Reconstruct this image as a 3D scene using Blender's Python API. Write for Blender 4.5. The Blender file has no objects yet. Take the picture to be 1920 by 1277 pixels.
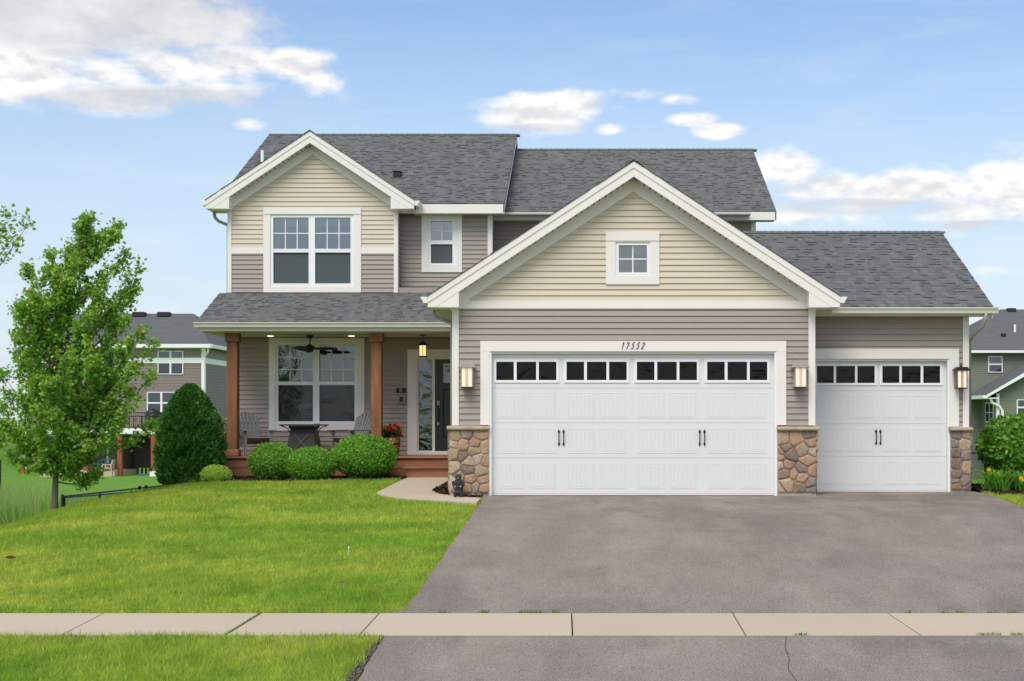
import bpy, bmesh, math, random
import numpy as np
from mathutils import Vector, Matrix

random.seed(11)
rng = np.random.default_rng(11)
sc = bpy.context.scene
COL = sc.collection
R = math.radians

# ------------------------------------------------------------------ camera
F, PCX, PCY, EYE = 2600.0, 1105.0, 790.0, 1.28      # focal length and centre in photo pixels, eye height
cam_d = bpy.data.cameras.new('camera')
cam_d.sensor_width = 36.0
cam_d.lens = F / 1920 * 36
cam_d.shift_x = (960 - PCX) / 1920
cam_d.shift_y = (PCY - 638.5) / 1920
cam_d.clip_end = 3000
cam = bpy.data.objects.new('camera', cam_d)
COL.objects.link(cam)
cam.location = (0, 0, EYE)
cam.rotation_euler = (R(90), 0, 0)
sc.camera = cam

# ------------------------------------------------------------------ sky, sun, exposure
SUN_EL, SUN_AZ = 52.0, 200.0        # azimuth clockwise from +Y (behind the house): behind the camera, a little left
world = bpy.data.worlds.new('World')
sc.world = world
world.use_nodes = True


class NT:
    """small helper that writes node expressions"""
    def __init__(s, tree):
        s.t = tree; s.n = tree.nodes; s.l = tree.links

    def node(s, typ, **kw):
        n = s.n.new(typ)
        for k, v in kw.items():
            setattr(n, k, v)
        return n

    def put(s, sock, v):
        if hasattr(v, 'is_output'):
            s.l.new(v, sock)
        elif v is not None:
            if sock.type == 'RGBA' and not hasattr(v, '__len__'):
                v = (v, v, v, 1)
            if sock.type == 'RGBA' and len(v) == 3:
                v = (*v, 1)
            sock.default_value = v

    def math(s, op, a, b=None, c=None, clamp=False):
        n = s.node('ShaderNodeMath', operation=op, use_clamp=clamp)
        for i, v in enumerate((a, b, c)):
            if v is not None:
                s.put(n.inputs[i], v)
        return n.outputs[0]

    def vmath(s, op, a, b=None):
        n = s.node('ShaderNodeVectorMath', operation=op)
        s.put(n.inputs[0], a)
        if b is not None:
            s.put(n.inputs[1], b)
        return n.outputs[0]

    def mix(s, fac, a, b, blend='MIX'):
        n = s.node('ShaderNodeMix', data_type='RGBA', blend_type=blend)
        s.put(n.inputs[0], fac); s.put(n.inputs[6], a); s.put(n.inputs[7], b)
        return n.outputs[2]

    def noise(s, vec, scale, detail=4, rough=.55, dist=0.0):
        n = s.node('ShaderNodeTexNoise')
        if vec is not None:
            s.put(n.inputs['Vector'], vec)
        n.inputs['Scale'].default_value = scale
        n.inputs['Detail'].default_value = detail
        n.inputs['Roughness'].default_value = rough
        n.inputs['Distortion'].default_value = dist
        return n.outputs['Fac']

    def ramp(s, v, lo, hi, a=0.0, b=1.0):
        n = s.node('ShaderNodeMapRange', interpolation_type='SMOOTHSTEP')
        s.put(n.inputs[0], v)
        for i, q in zip((1, 2, 3, 4), (lo, hi, a, b)):
            s.put(n.inputs[i], q)
        return n.outputs[0]

    def mapping(s, vec, scale=(1, 1, 1), loc=(0, 0, 0)):
        n = s.node('ShaderNodeMapping')
        s.put(n.inputs[0], vec)
        n.inputs['Scale'].default_value = scale
        n.inputs['Location'].default_value = loc
        return n.outputs[0]


def build_sky():
    t = NT(world.node_tree)
    t.n.clear()
    out = t.node('ShaderNodeOutputWorld')
    bg = t.node('ShaderNodeBackground')
    sky = t.node('ShaderNodeTexSky', sky_type='NISHITA')
    sky.sun_disc = False
    sky.sun_elevation = R(SUN_EL)
    sky.sun_rotation = R(SUN_AZ)
    sky.altitude = 300
    sky.air_density = 1.0
    sky.dust_density = 1.2
    sky.ozone_density = 3.0
    tc = t.node('ShaderNodeTexCoord')
    d = tc.outputs['Generated']
    sep = t.node('ShaderNodeSeparateXYZ'); t.put(sep.inputs[0], d)
    x, y, z = sep.outputs
    # cloud field by direction: noise everywhere, with the banks that stand over the house
    ys = t.math('MAXIMUM', y, 0.2)
    u = t.math('DIVIDE', x, ys)
    v = t.math('DIVIDE', z, ys)
    banks = [(60, 140, 130, 56, 1.35), (200, 140, 120, 44, 1.15), (300, 124, 95, 42, 1.25), (410, 122, 85, 44, 1.15), (470, 118, 60, 34, .95), (250, 176, 300, 36, 1.15),
             (150, 25, 330, 80, 1.6), (390, 30, 170, 60, .95), (60, 75, 220, 60, 1.2),
             (560, 120, 70, 30, 1.35), (590, 145, 46, 36, 1.3), (990, 216, 115, 38, 1.35), (1075, 196, 80, 26, 1.2), (1200, 176, 64, 17, .92), (1265, 186, 44, 13, .88), (1163, 202, 30, 12, .9),
             (1147, 241, 32, 13, 1.2), (1290, 225, 54, 15, .92), (1340, 246, 50, 16, .95), (1470, 312, 70, 36, 1.3), (1550, 355, 110, 36, 1.3), (1660, 362, 120, 38, 1.3),
             (1765, 352, 95, 40, 1.3), (1890, 345, 90, 66, 1.5), (1830, 398, 140, 44, 1.3), (1490, 402, 95, 34, 1.05), (1845, 508, 70, 20, .7),
             (460, 233, 40, 14, .95), (545, 24, 75, 28, .5), (1640, 405, 170, 28, .6), (-150, 120, 160, 60, 1.1), (2060, 330, 130, 60, 1.1)]
    total = None
    for (px, py, rx, ry, a) in banks:
        cu, cv = (px - PCX) / F, (PCY - py) / F
        du = t.math('MULTIPLY', t.math('SUBTRACT', u, cu), F / rx)
        dv = t.math('MULTIPLY', t.math('SUBTRACT', v, cv), F / ry)
        q = t.math('ADD', t.math('MULTIPLY', du, du), t.math('MULTIPLY', dv, dv))
        g = t.math('MULTIPLY', t.math('EXPONENT', t.math('MULTIPLY', q, -0.9)), a)
        total = g if total is None else t.math('MAXIMUM', total, g)
    front = t.ramp(y, .25, .5)
    total = t.math('MULTIPLY', total, front)
    vec = t.mapping(d, (1, 1, 2.0), (3.1, 1.7, .4))
    n1 = t.noise(vec, 19, 11, .58, .15)
    n2 = t.noise(vec, 5.0, 4, .5)
    vec2 = t.mapping(d, (1, 1, 2.0), (3.1, 1.7, .4 + .012))
    n1u = t.noise(vec2, 19, 6, .5, .15)
    away = t.math('SUBTRACT', 1.0, front)
    wide = t.math('MULTIPLY', t.ramp(n2, .38, .58), t.math('ADD', t.math('MULTIPLY', away, .95), .10))
    body = t.math('MAXIMUM', total, wide)
    dens = t.math('ADD', body, t.math('MULTIPLY', t.math('SUBTRACT', n1, .5), 2.5))
    alpha = t.math('MULTIPLY', t.ramp(dens, .26, 1.12), t.ramp(body, .10, .50))
    alpha = t.math('MULTIPLY', alpha, t.ramp(z, -.02, .03))
    cir = t.noise(t.mapping(d, (1.0, 1.0, 7.0), (8.2, 4.4, 2.0)), 6.0, 8, .6, .5)
    alpha = t.math('MAXIMUM', alpha, t.math('MULTIPLY', t.ramp(cir, .46, .74), t.ramp(z, .02, .2, .34, .10)))
    # lit tops, grey undersides: how much cloud lies above
    shade = t.math('ADD', t.math('MULTIPLY', t.math('SUBTRACT', n1u, n1), 2.2), t.math('MULTIPLY', t.math('SUBTRACT', body, .55), .25))
    grey = t.ramp(shade, -.05, .45)
    # the flat grey deck high on the left
    gd = None
    for (px, py, rx, ry, a) in ((260, 28, 420, 72, 1.0), (290, 188, 260, 24, 1.0), (150, 96, 120, 16, .6), (1620, 388, 200, 18, .8), (1010, 240, 120, 12, .6), (1850, 425, 130, 14, .8)):
        cu, cv = (px - PCX) / F, (PCY - py) / F
        du = t.math('MULTIPLY', t.math('SUBTRACT', u, cu), F / rx)
        dv = t.math('MULTIPLY', t.math('SUBTRACT', v, cv), F / ry)
        q = t.math('MULTIPLY', t.math('EXPONENT', t.math('MULTIPLY', t.math('ADD', t.math('MULTIPLY', du, du), t.math('MULTIPLY', dv, dv)), -1.0)), a)
        gd = q if gd is None else t.math('MAXIMUM', gd, q)
    grey = t.math('MAXIMUM', t.math('MULTIPLY', grey, .75), t.math('MULTIPLY', t.ramp(gd, .05, .6), t.ramp(n1, .36, .70, 1.0, .55)))
    ccol = t.mix(grey, (7.9, 7.7, 7.5), (4.75, 4.9, 5.25))
    # thin veil of high haze lightens the lower sky
    veil = t.math('MULTIPLY', t.ramp(z, .33, .04, .03, .80), t.math('ADD', .75, t.math('MULTIPLY', n2, .5)), clamp=True)
    skyc = t.mix(1.0, sky.outputs[0], (1.24, 1.30, 1.30), 'MULTIPLY')
    skyc = t.mix(veil, skyc, (5.1, 5.65, 6.3))
    col = t.mix(alpha, skyc, ccol)
    t.put(bg.inputs[0], col)
    bg.inputs[1].default_value = 0.080
    t.l.new(bg.outputs[0], out.inputs[0])


build_sky()
sun_d = bpy.data.lights.new('sun', 'SUN')
sun_d.energy = 1.5
sun_d.angle = R(34)
sun_d.color = (1.0, .93, .83)
sun = bpy.data.objects.new('sun', sun_d)
COL.objects.link(sun)
_az = R(SUN_AZ)
_to = Vector((math.sin(_az) * math.cos(R(SUN_EL)), math.cos(_az) * math.cos(R(SUN_EL)), math.sin(R(SUN_EL))))
sun.rotation_euler = _to.to_track_quat('Z', 'Y').to_euler()
sun.location = _to * 60

sc.view_settings.view_transform = 'Standard'
sc.view_settings.look = 'None'
sc.view_settings.gamma = 1
sc.view_settings.exposure = 0.8
sc.view_settings.use_curve_mapping = False
sc.render.engine = 'CYCLES'
sc.cycles.max_bounces = 8
sc.cycles.transparent_max_bounces = 16
sc.cycles.use_denoising = True
sc.cycles.caustics_reflective = False
sc.cycles.caustics_refractive = False


# ------------------------------------------------------------------ helpers
def PX(px, Y): return (px - PCX) * Y / F
def PZ(py, Y): return EYE + (PCY - py) * Y / F


WL = {}          # world offset of things that are Empties


def put_props(o, label=None, cat=None, group=None, kind=None):
    if label: o['label'] = label
    if cat: o['category'] = cat
    if group: o['group'] = group
    if kind: o['kind'] = kind
    return o


def empty(name, loc, label, cat, group=None, rz=0.0):
    o = bpy.data.objects.new(name, None)
    COL.objects.link(o)
    o.location = loc
    o.rotation_euler = (0, 0, rz)
    o.empty_display_size = .1
    WL[o.name] = Vector(loc)
    return put_props(o, label, cat, group)


def parent_to(o, p, local=False):
    o.parent = p
    if not local:
        o.matrix_parent_inverse = Matrix.Translation(-WL.get(p.name, Vector((0, 0, 0))))


def new_obj(name, me, mat=None, parent=None, local=False, color=None):
    o = bpy.data.objects.new(name, me)
    COL.objects.link(o)
    if mat is not None and not me.materials:
        me.materials.append(mat)
    if parent is not None:
        parent_to(o, parent, local)
    if color is not None:
        o.color = (*color, 1)
    return o


class MB:
    def __init__(s):
        s.v = []; s.f = []; s.c = []

    def add(s, vs, fs, col=None):
        b = len(s.v)
        s.v += [tuple(q) for q in vs]
        s.f += [tuple(b + i for i in f) for f in fs]
        s.c += [col] * len(fs)
        return s

    def box(s, x0, x1, y0, y1, z0, z1, col=None):
        if x0 > x1: x0, x1 = x1, x0
        if y0 > y1: y0, y1 = y1, y0
        if z0 > z1: z0, z1 = z1, z0
        return s.add([(x0, y0, z0), (x1, y0, z0), (x1, y1, z0), (x0, y1, z0), (x0, y0, z1), (x1, y0, z1), (x1, y1, z1), (x0, y1, z1)],
                     [(0, 3, 2, 1), (4, 5, 6, 7), (0, 1, 5, 4), (1, 2, 6, 5), (2, 3, 7, 6), (3, 0, 4, 7)], col)

    def prism(s, pts, axis, a, b, col=None):
        """polygon extruded along an axis; pts are (x,z) for y, (y,z) for x, (x,y) for z"""
        def mk(p, q):
            return {'y': (p[0], q, p[1]), 'x': (q, p[0], p[1]), 'z': (p[0], p[1], q)}[axis]
        n = len(pts)
        vs = [mk(p, a) for p in pts] + [mk(p, b) for p in pts]
        fs = [tuple(range(n)), tuple(range(2 * n - 1, n - 1, -1))] + [(i, (i + 1) % n, n + (i + 1) % n, n + i) for i in range(n)]
        return s.add(vs, fs, col)

    def obox(s, c, ax, ay, az, col=None):
        """box with centre and three half-axis vectors"""
        c = Vector(c); ax = Vector(ax); ay = Vector(ay); az = Vector(az)
        vs = [c + i * ax + j * ay + k * az for k in (-1, 1) for i, j in ((-1, -1), (1, -1), (1, 1), (-1, 1))]
        return s.add(vs, [(0, 3, 2, 1), (4, 5, 6, 7), (0, 1, 5, 4), (1, 2, 6, 5), (2, 3, 7, 6), (3, 0, 4, 7)], col)

    def tube(s, pts, r, n=8, col=None, cap=True, flat=None):
        pts = [Vector(p) for p in pts]
        rs = [float(q) for q in r] if hasattr(r, "__len__") else [float(r)] * len(pts)
        rings = []
        ref = None
        for i, p in enumerate(pts):
            d = (pts[min(i + 1, len(pts) - 1)] - pts[max(i - 1, 0)]).normalized()
            if ref is None or abs(ref.dot(d)) > .98:
                ref = Vector((0, 0, 1)) if abs(d.z) < .9 else Vector((1, 0, 0))
            a = d.cross(ref).normalized()
            b = a.cross(d).normalized()
            ref = b
            fb = flat or 1.0
            rings.append([p + rs[i] * (math.cos(q) * a + fb * math.sin(q) * b) for q in (2 * math.pi * (k + .5) / n for k in range(n))])
        vs = [q for rg in rings for q in rg]
        fs = []
        for i in range(len(pts) - 1):
            for k in range(n):
                fs.append((i * n + k, i * n + (k + 1) % n, (i + 1) * n + (k + 1) % n, (i + 1) * n + k))
        if cap:
            fs.append(tuple(range(n - 1, -1, -1)))
            m = (len(pts) - 1) * n
            fs.append(tuple(range(m, m + n)))
        return s.add(vs, fs, col)

    def lathe(s, prof, c=(0, 0, 0), n=16, col=None, sq=False):
        vs, fs = [], []
        for (r, z) in prof:
            for k in range(n):
                q = 2 * math.pi * (k + (.5 if sq else 0)) / n
                vs.append((c[0] + r * math.cos(q), c[1] + r * math.sin(q), c[2] + z))
        for i in range(len(prof) - 1):
            for k in range(n):
                fs.append((i * n + k, i * n + (k + 1) % n, (i + 1) * n + (k + 1) % n, (i + 1) * n + k))
        fs.append(tuple(range(n - 1, -1, -1)))
        m = (len(prof) - 1) * n
        fs.append(tuple(range(m, m + n)))
        return s.add(vs, fs, col)

    def plate(s, x0, x1, z0, z1, y0, y1, holes):
        """upright plate with rectangular holes (x0,x1,z0,z1), cut into boxes"""
        xs = sorted({x0, x1, *[min(max(h[i], x0), x1) for h in holes for i in (0, 1)]})
        zs = sorted({z0, z1, *[min(max(h[i], z0), z1) for h in holes for i in (2, 3)]})
        for j in range(len(zs) - 1):
            zc = (zs[j] + zs[j + 1]) / 2
            run = None
            for i in range(len(xs)):
                solid = False
                if i < len(xs) - 1:
                    xc = (xs[i] + xs[i + 1]) / 2
                    solid = not any(h[0] < xc < h[1] and h[2] < zc < h[3] for h in holes)
                if solid and run is None: run = xs[i]
                if not solid and run is not None:
                    s.box(run, xs[i], y0, y1, zs[j], zs[j + 1]); run = None
        return s

    def mesh(s, name, smooth=False, recalc=True):
        me = bpy.data.meshes.new(name)
        me.from_pydata(s.v, [], s.f)
        if any(c is not None for c in s.c):
            at = me.attributes.new('Col', 'FLOAT_COLOR', 'FACE')
            arr = np.ones((len(s.f), 4), np.float32)
            for i, c in enumerate(s.c):
                if c is not None: arr[i, :3] = c
            at.data.foreach_set('color', arr.ravel())
        if recalc:
            bm = bmesh.new(); bm.from_mesh(me)
            bmesh.ops.recalc_face_normals(bm, faces=bm.faces)
            bm.to_mesh(me); bm.free()
        if smooth:
            me.polygons.foreach_set('use_smooth', [True] * len(me.polygons))
        me.update()
        return me

    def build(s, name, mat, parent=None, local=False, smooth=False, bevel=0, seg=2, color=None, recalc=True):
        o = new_obj(name, s.mesh(name, smooth, recalc), mat, parent, local, color)
        if bevel:
            m = o.modifiers.new('edge', 'BEVEL'); m.width = bevel; m.segments = seg; m.limit_method = 'ANGLE'
        return o


def poly_mesh(name, verts, k, colors=None):
    """many k-gons fast: verts (n*k,3), colors (n,3) per polygon"""
    verts = np.asarray(verts, np.float32).reshape(-1, 3)
    nv = len(verts); n = nv // k
    me = bpy.data.meshes.new(name)
    me.vertices.add(nv); me.vertices.foreach_set('co', verts.ravel())
    me.loops.add(nv); me.loops.foreach_set('vertex_index', np.arange(nv, dtype=np.int32))
    me.polygons.add(n)
    me.polygons.foreach_set('loop_start', np.arange(0, nv, k, dtype=np.int32))
    me.update(calc_edges=True)
    if colors is not None:
        at = me.attributes.new('Col', 'FLOAT_COLOR', 'FACE')
        arr = np.ones((n, 4), np.float32); arr[:, :3] = colors
        at.data.foreach_set('color', arr.ravel())
    return me


LEAF = {'oval': np.array([(0, 0, 0), (.28, .3, .05), (.25, .7, .04), (0, 1, 0), (-.25, .7, .04), (-.28, .3, .05)]),
        'maple': np.array([(0, 0, 0), (.36, .06, .03), (.26, .28, .05), (.56, .5, 0), (.22, .56, .04), (0, 1, -.08), (-.22, .56, .04), (-.56, .5, 0), (-.26, .28, .05), (-.36, .06, .03)]),
        'needle': np.array([(-.07, 0, 0), (.07, 0, 0), (.09, .6, .05), (0, 1, .02), (-.09, .6, .05)])}


def leaves(name, pos, nrm, tip, size, cols, shape, mat, parent):
    sh = LEAF[shape]
    tip = tip / (np.linalg.norm(tip, axis=1, keepdims=True) + 1e-9)
    b = np.cross(tip, nrm); b /= (np.linalg.norm(b, axis=1, keepdims=True) + 1e-9)
    n = np.cross(b, tip)
    v = pos[:, None, :] + size[:, None, None] * (sh[None, :, 0:1] * b[:, None] + sh[None, :, 1:2] * tip[:, None] + sh[None, :, 2:3] * n[:, None])
    me = poly_mesh(name, v.reshape(-1, 3), len(sh), cols)
    return new_obj(name, me, mat, parent)


def unit(a): return a / (np.linalg.norm(a, axis=-1, keepdims=True) + 1e-9)


# ------------------------------------------------------------------ materials
MATS = {}


def mat(name, col=(.5, .5, .5), rough=.6, spec=.35, var=.06, vscale=3.0, fine=0.0, fscale=80.0, bump=0.0, bscale=60.0, stretch=(1, 1, 1),
        attr=False, objcol=False, orand=0.0, metal=0.0, detail=5):
    m = bpy.data.materials.new(name); m.use_nodes = True
    t = NT(m.node_tree)
    p = t.n['Principled BSDF']
    tc = t.node('ShaderNodeTexCoord')
    vec = t.mapping(tc.outputs['Object'], stretch)
    base = (*col, 1)
    if attr:
        a = t.node('ShaderNodeAttribute'); a.attribute_name = 'Col'; base = a.outputs['Color']
    if objcol:
        oi = t.node('ShaderNodeObjectInfo'); base = oi.outputs['Color']
    f = t.math('ADD', 1 - var, t.math('MULTIPLY', t.noise(vec, vscale, detail), 2 * var))
    if fine:
        f = t.math('MULTIPLY', f, t.math('ADD', 1 - fine, t.math('MULTIPLY', t.noise(vec, fscale, 3, .7), 2 * fine)))
    if orand:
        oi2 = t.node('ShaderNodeObjectInfo')
        f = t.math('MULTIPLY', f, t.math('ADD', 1 - orand, t.math('MULTIPLY', oi2.outputs['Random'], 2 * orand)))
    cmb = t.node('ShaderNodeCombineXYZ')
    for i in range(3): t.put(cmb.inputs[i], f)
    c = t.mix(1.0, base, cmb.outputs[0], 'MULTIPLY')
    t.put(p.inputs['Base Color'], c)
    p.inputs['Roughness'].default_value = rough
    p.inputs['Specular IOR Level'].default_value = spec
    p.inputs['Metallic'].default_value = metal
    if bump:
        b = t.node('ShaderNodeBump'); b.inputs['Strength'].default_value = bump; b.inputs['Distance'].default_value = .01
        t.put(b.inputs['Height'], t.noise(vec, bscale, 4, .6))
        t.put(p.inputs['Normal'], b.outputs[0])
    MATS[name] = m
    return m


def leaf_mat(name, trans=.35, rough=.55):
    m = bpy.data.materials.new(name); m.use_nodes = True
    t = NT(m.node_tree)
    p = t.n['Principled BSDF']; out = t.n['Material Output']
    a = t.node('ShaderNodeAttribute'); a.attribute_name = 'Col'
    t.put(p.inputs['Base Color'], a.outputs['Color'])
    p.inputs['Roughness'].default_value = rough
    p.inputs['Specular IOR Level'].default_value = .3
    tr = t.node('ShaderNodeBsdfTranslucent')
    t.put(tr.inputs[0], t.mix(1.0, a.outputs['Color'], (1.25, 1.2, .6, 1), 'MULTIPLY'))
    mx = t.node('ShaderNodeMixShader'); mx.inputs[0].default_value = trans
    t.l.new(p.outputs[0], mx.inputs[1]); t.l.new(tr.outputs[0], mx.inputs[2]); t.l.new(mx.outputs[0], out.inputs[0])
    return m


def glass_mat(name, tint=(.86, .9, .9), ior=1.6, wav=.0, rough=.01):
    m = bpy.data.materials.new(name); m.use_nodes = True
    t = NT(m.node_tree); t.n.remove(t.n['Principled BSDF']); out = t.n['Material Output']
    fr = t.node('ShaderNodeFresnel'); fr.inputs[0].default_value = ior
    g = t.node('ShaderNodeBsdfGlossy'); g.inputs['Roughness'].default_value = rough
    tr = t.node('ShaderNodeBsdfTransparent'); t.put(tr.inputs[0], tint)
    if wav:
        tc = t.node('ShaderNodeTexCoord')
        b = t.node('ShaderNodeBump'); b.inputs['Strength'].default_value = wav; b.inputs['Distance'].default_value = .05
        t.put(b.inputs['Height'], t.noise(tc.outputs['Object'], 3.0, 3, .5, .6))
        t.put(g.inputs['Normal'], b.outputs[0])
    mx = t.node('ShaderNodeMixShader')
    t.l.new(fr.outputs[0], mx.inputs[0]); t.l.new(tr.outputs[0], mx.inputs[1]); t.l.new(g.outputs[0], mx.inputs[2])
    t.l.new(mx.outputs[0], out.inputs[0])
    return m


def screen_mat(name, col=(.035, .04, .042), a=.27):
    m = bpy.data.materials.new(name); m.use_nodes = True
    t = NT(m.node_tree); out = t.n['Material Output']; p = t.n['Principled BSDF']
    p.inputs['Base Color'].default_value = (*col, 1); p.inputs['Roughness'].default_value = .7
    tr = t.node('ShaderNodeBsdfTransparent')
    mx = t.node('ShaderNodeMixShader'); mx.inputs[0].default_value = a
    t.l.new(tr.outputs[0], mx.inputs[1]); t.l.new(p.outputs[0], mx.inputs[2]); t.l.new(mx.outputs[0], out.inputs[0])
    return m


def emit_mat(name, col, strength, base=(.8, .75, .65)):
    m = bpy.data.materials.new(name); m.use_nodes = True
    p = m.node_tree.nodes['Principled BSDF']
    p.inputs['Base Color'].default_value = (*base, 1)
    p.inputs['Emission Color'].default_value = (*col, 1)
    p.inputs['Emission Strength'].default_value = strength
    p.inputs['Roughness'].default_value = .35
    return m


M_grey = mat('taupe_vinyl', (.345, .298, .268), .5, .35, .03, 1.2, .03, 40, .12, 30, (1, 1, 8), orand=.025)
M_beige = mat('beige_vinyl', (.61, .538, .437), .5, .35, .03, 1.2, .03, 40, .12, 30, (1, 1, 8), orand=.02)
M_trim = mat('cream_trim', (.80, .772, .738), .5, .35, .025, 1.5, .02, 60, .08, 40)
M_white = mat('white_vinyl', (.84, .85, .855), .4, .4, .02, 2, .0)
M_door = mat('white_door_paint', (.70, .722, .722), .45, .4, .02, 1.2)
M_soffit = mat('soffit', (.60, .585, .53), .6, .3, .03, 2)
M_gutter = mat('gutter_enamel', (.80, .78, .72), .35, .5, .03, 2)
M_spout = mat('grey_downspout', (.36, .345, .33), .4, .5, .05, 4)
M_under = mat('roof_underlay', (.035, .035, .037), .9)
M_shingle = mat('shingle', rough=.92, spec=.15, var=.10, vscale=2.2, fine=.45, fscale=260, bump=.5, bscale=300, attr=True)
M_shingle_far = mat('far_shingle', (.118, .123, .128), .92, .15, .18, 1.4, .35, 14, 0, 60, (1, 1, 3))
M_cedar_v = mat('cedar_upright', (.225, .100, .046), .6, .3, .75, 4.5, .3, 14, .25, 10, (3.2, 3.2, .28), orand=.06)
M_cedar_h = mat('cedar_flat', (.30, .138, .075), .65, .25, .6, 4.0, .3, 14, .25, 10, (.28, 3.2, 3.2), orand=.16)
M_stone = None
M_mortar = mat('mortar', (.42, .375, .325), .95, .1, .12, 8, .2, 80, .6, 90)
M_cap = mat('stone_cap', (.43, .355, .265), .85, .2, .22, 5, .18, 40, .6, 45)
M_conc = mat('concrete', (.515, .43, .328), .9, .2, .07, .9, .10, 130, .3, 160, orand=.035)
M_foot = mat('grey_concrete', (.34, .31, .28), .95, .1, .15, 5, .2, 60, .4, 80)
M_black = mat('black_iron', (.012, .012, .013), .45, .45, .1, 8)
M_blackdoor = mat('black_door_paint', (.014, .016, .018), .38, .45, .08, 5)
M_inside = mat('room_wall', (.5, .5, .48), .9, .1, .05, 2)
M_dark = mat('dark_room', (.05, .05, .05), .9, .1)
M_blind = mat('blind', (.74, .77, .76), .7, .2)
M_glass = glass_mat('window_glass', (.85, .92, .93), ior=1.85, wav=.12)
M_glass_up = glass_mat('upper_glass', (.85, .92, .95), ior=2.5, wav=.12)
M_glass_dark = glass_mat('garage_glass', (.5, .52, .53), 1.36, .3)
M_glass_fancy = glass_mat('textured_glass', (.75, .82, .85), 1.9, .5, .05)
M_screen = screen_mat('insect_screen')
M_screen_up = screen_mat('upper_insect_screen', (.10, .125, .132), .5)  # paler blue-grey: sky reflection painted into the screen colour
M_lampglass = emit_mat('lit_lamp_glass', (1.0, .72, .46), .22, (.72, .66, .58))
M_lampglow = emit_mat('lit_bulb', (1.0, .66, .32), 3.0)
M_amber = emit_mat('amber_lamp_glass', (1.0, .60, .22), .75, (.7, .5, .28))
M_resin = mat('grey_resin', (.20, .20, .205), .55, .35, .06, 5, .08, 60, .2, 30, (1, 1, 1))
M_leaf = leaf_mat('leaf', .45)
M_needle = leaf_mat('evergreen', .2, .65)
M_grass = leaf_mat('grass_blade', .42, .6)
M_bark = mat('bark', (.19, .165, .14), .9, .15, .3, 6, .25, 60, .7, 30, (1, 1, .35))
M_mulch = mat('bark_mulch', (.05, .030, .021), .95, .1, .4, 6, .5, 60, 1.0, 70)
M_chip = mat('bark_chip', rough=.95, spec=.1, var=.2, vscale=20, attr=True)


def ground_mat():
    m = bpy.data.materials.new('turf_soil'); m.use_nodes = True
    t = NT(m.node_tree); p = t.n['Principled BSDF']
    tc = t.node('ShaderNodeTexCoord'); v = tc.outputs['Object']
    n1 = t.noise(v, .35, 4); n2 = t.noise(t.mapping(v, (1, 3.5, 1)), 1.3, 5, .65); n3 = t.noise(v, 40, 3, .7)
    c = t.mix(t.ramp(n2, .3, .7), (.12, .25, .028), (.27, .35, .05))
    c = t.mix(t.math('MULTIPLY', t.ramp(n1, .5, .75), .5), c, (.11, .25, .035))
    c = t.mix(t.math('MULTIPLY', t.ramp(n3, .45, .75), .5), c, (.085, .15, .022))
    sp = t.node('ShaderNodeSeparateXYZ'); t.put(sp.inputs[0], v)
    c = t.mix(t.math('MULTIPLY', t.ramp(sp.outputs[1], 36, 46), .75), c, t.mix(t.ramp(n2, .35, .65), (.10, .245, .035), (.13, .285, .045)))
    t.put(p.inputs['Base Color'], c); p.inputs['Roughness'].default_value = .95; p.inputs['Specular IOR Level'].default_value = .1
    b = t.node('ShaderNodeBump'); b.inputs['Strength'].default_value = .6; b.inputs['Distance'].default_value = .03
    t.put(b.inputs['Height'], t.noise(v, 22, 5, .7)); t.put(p.inputs['Normal'], b.outputs[0])
    return m


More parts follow.
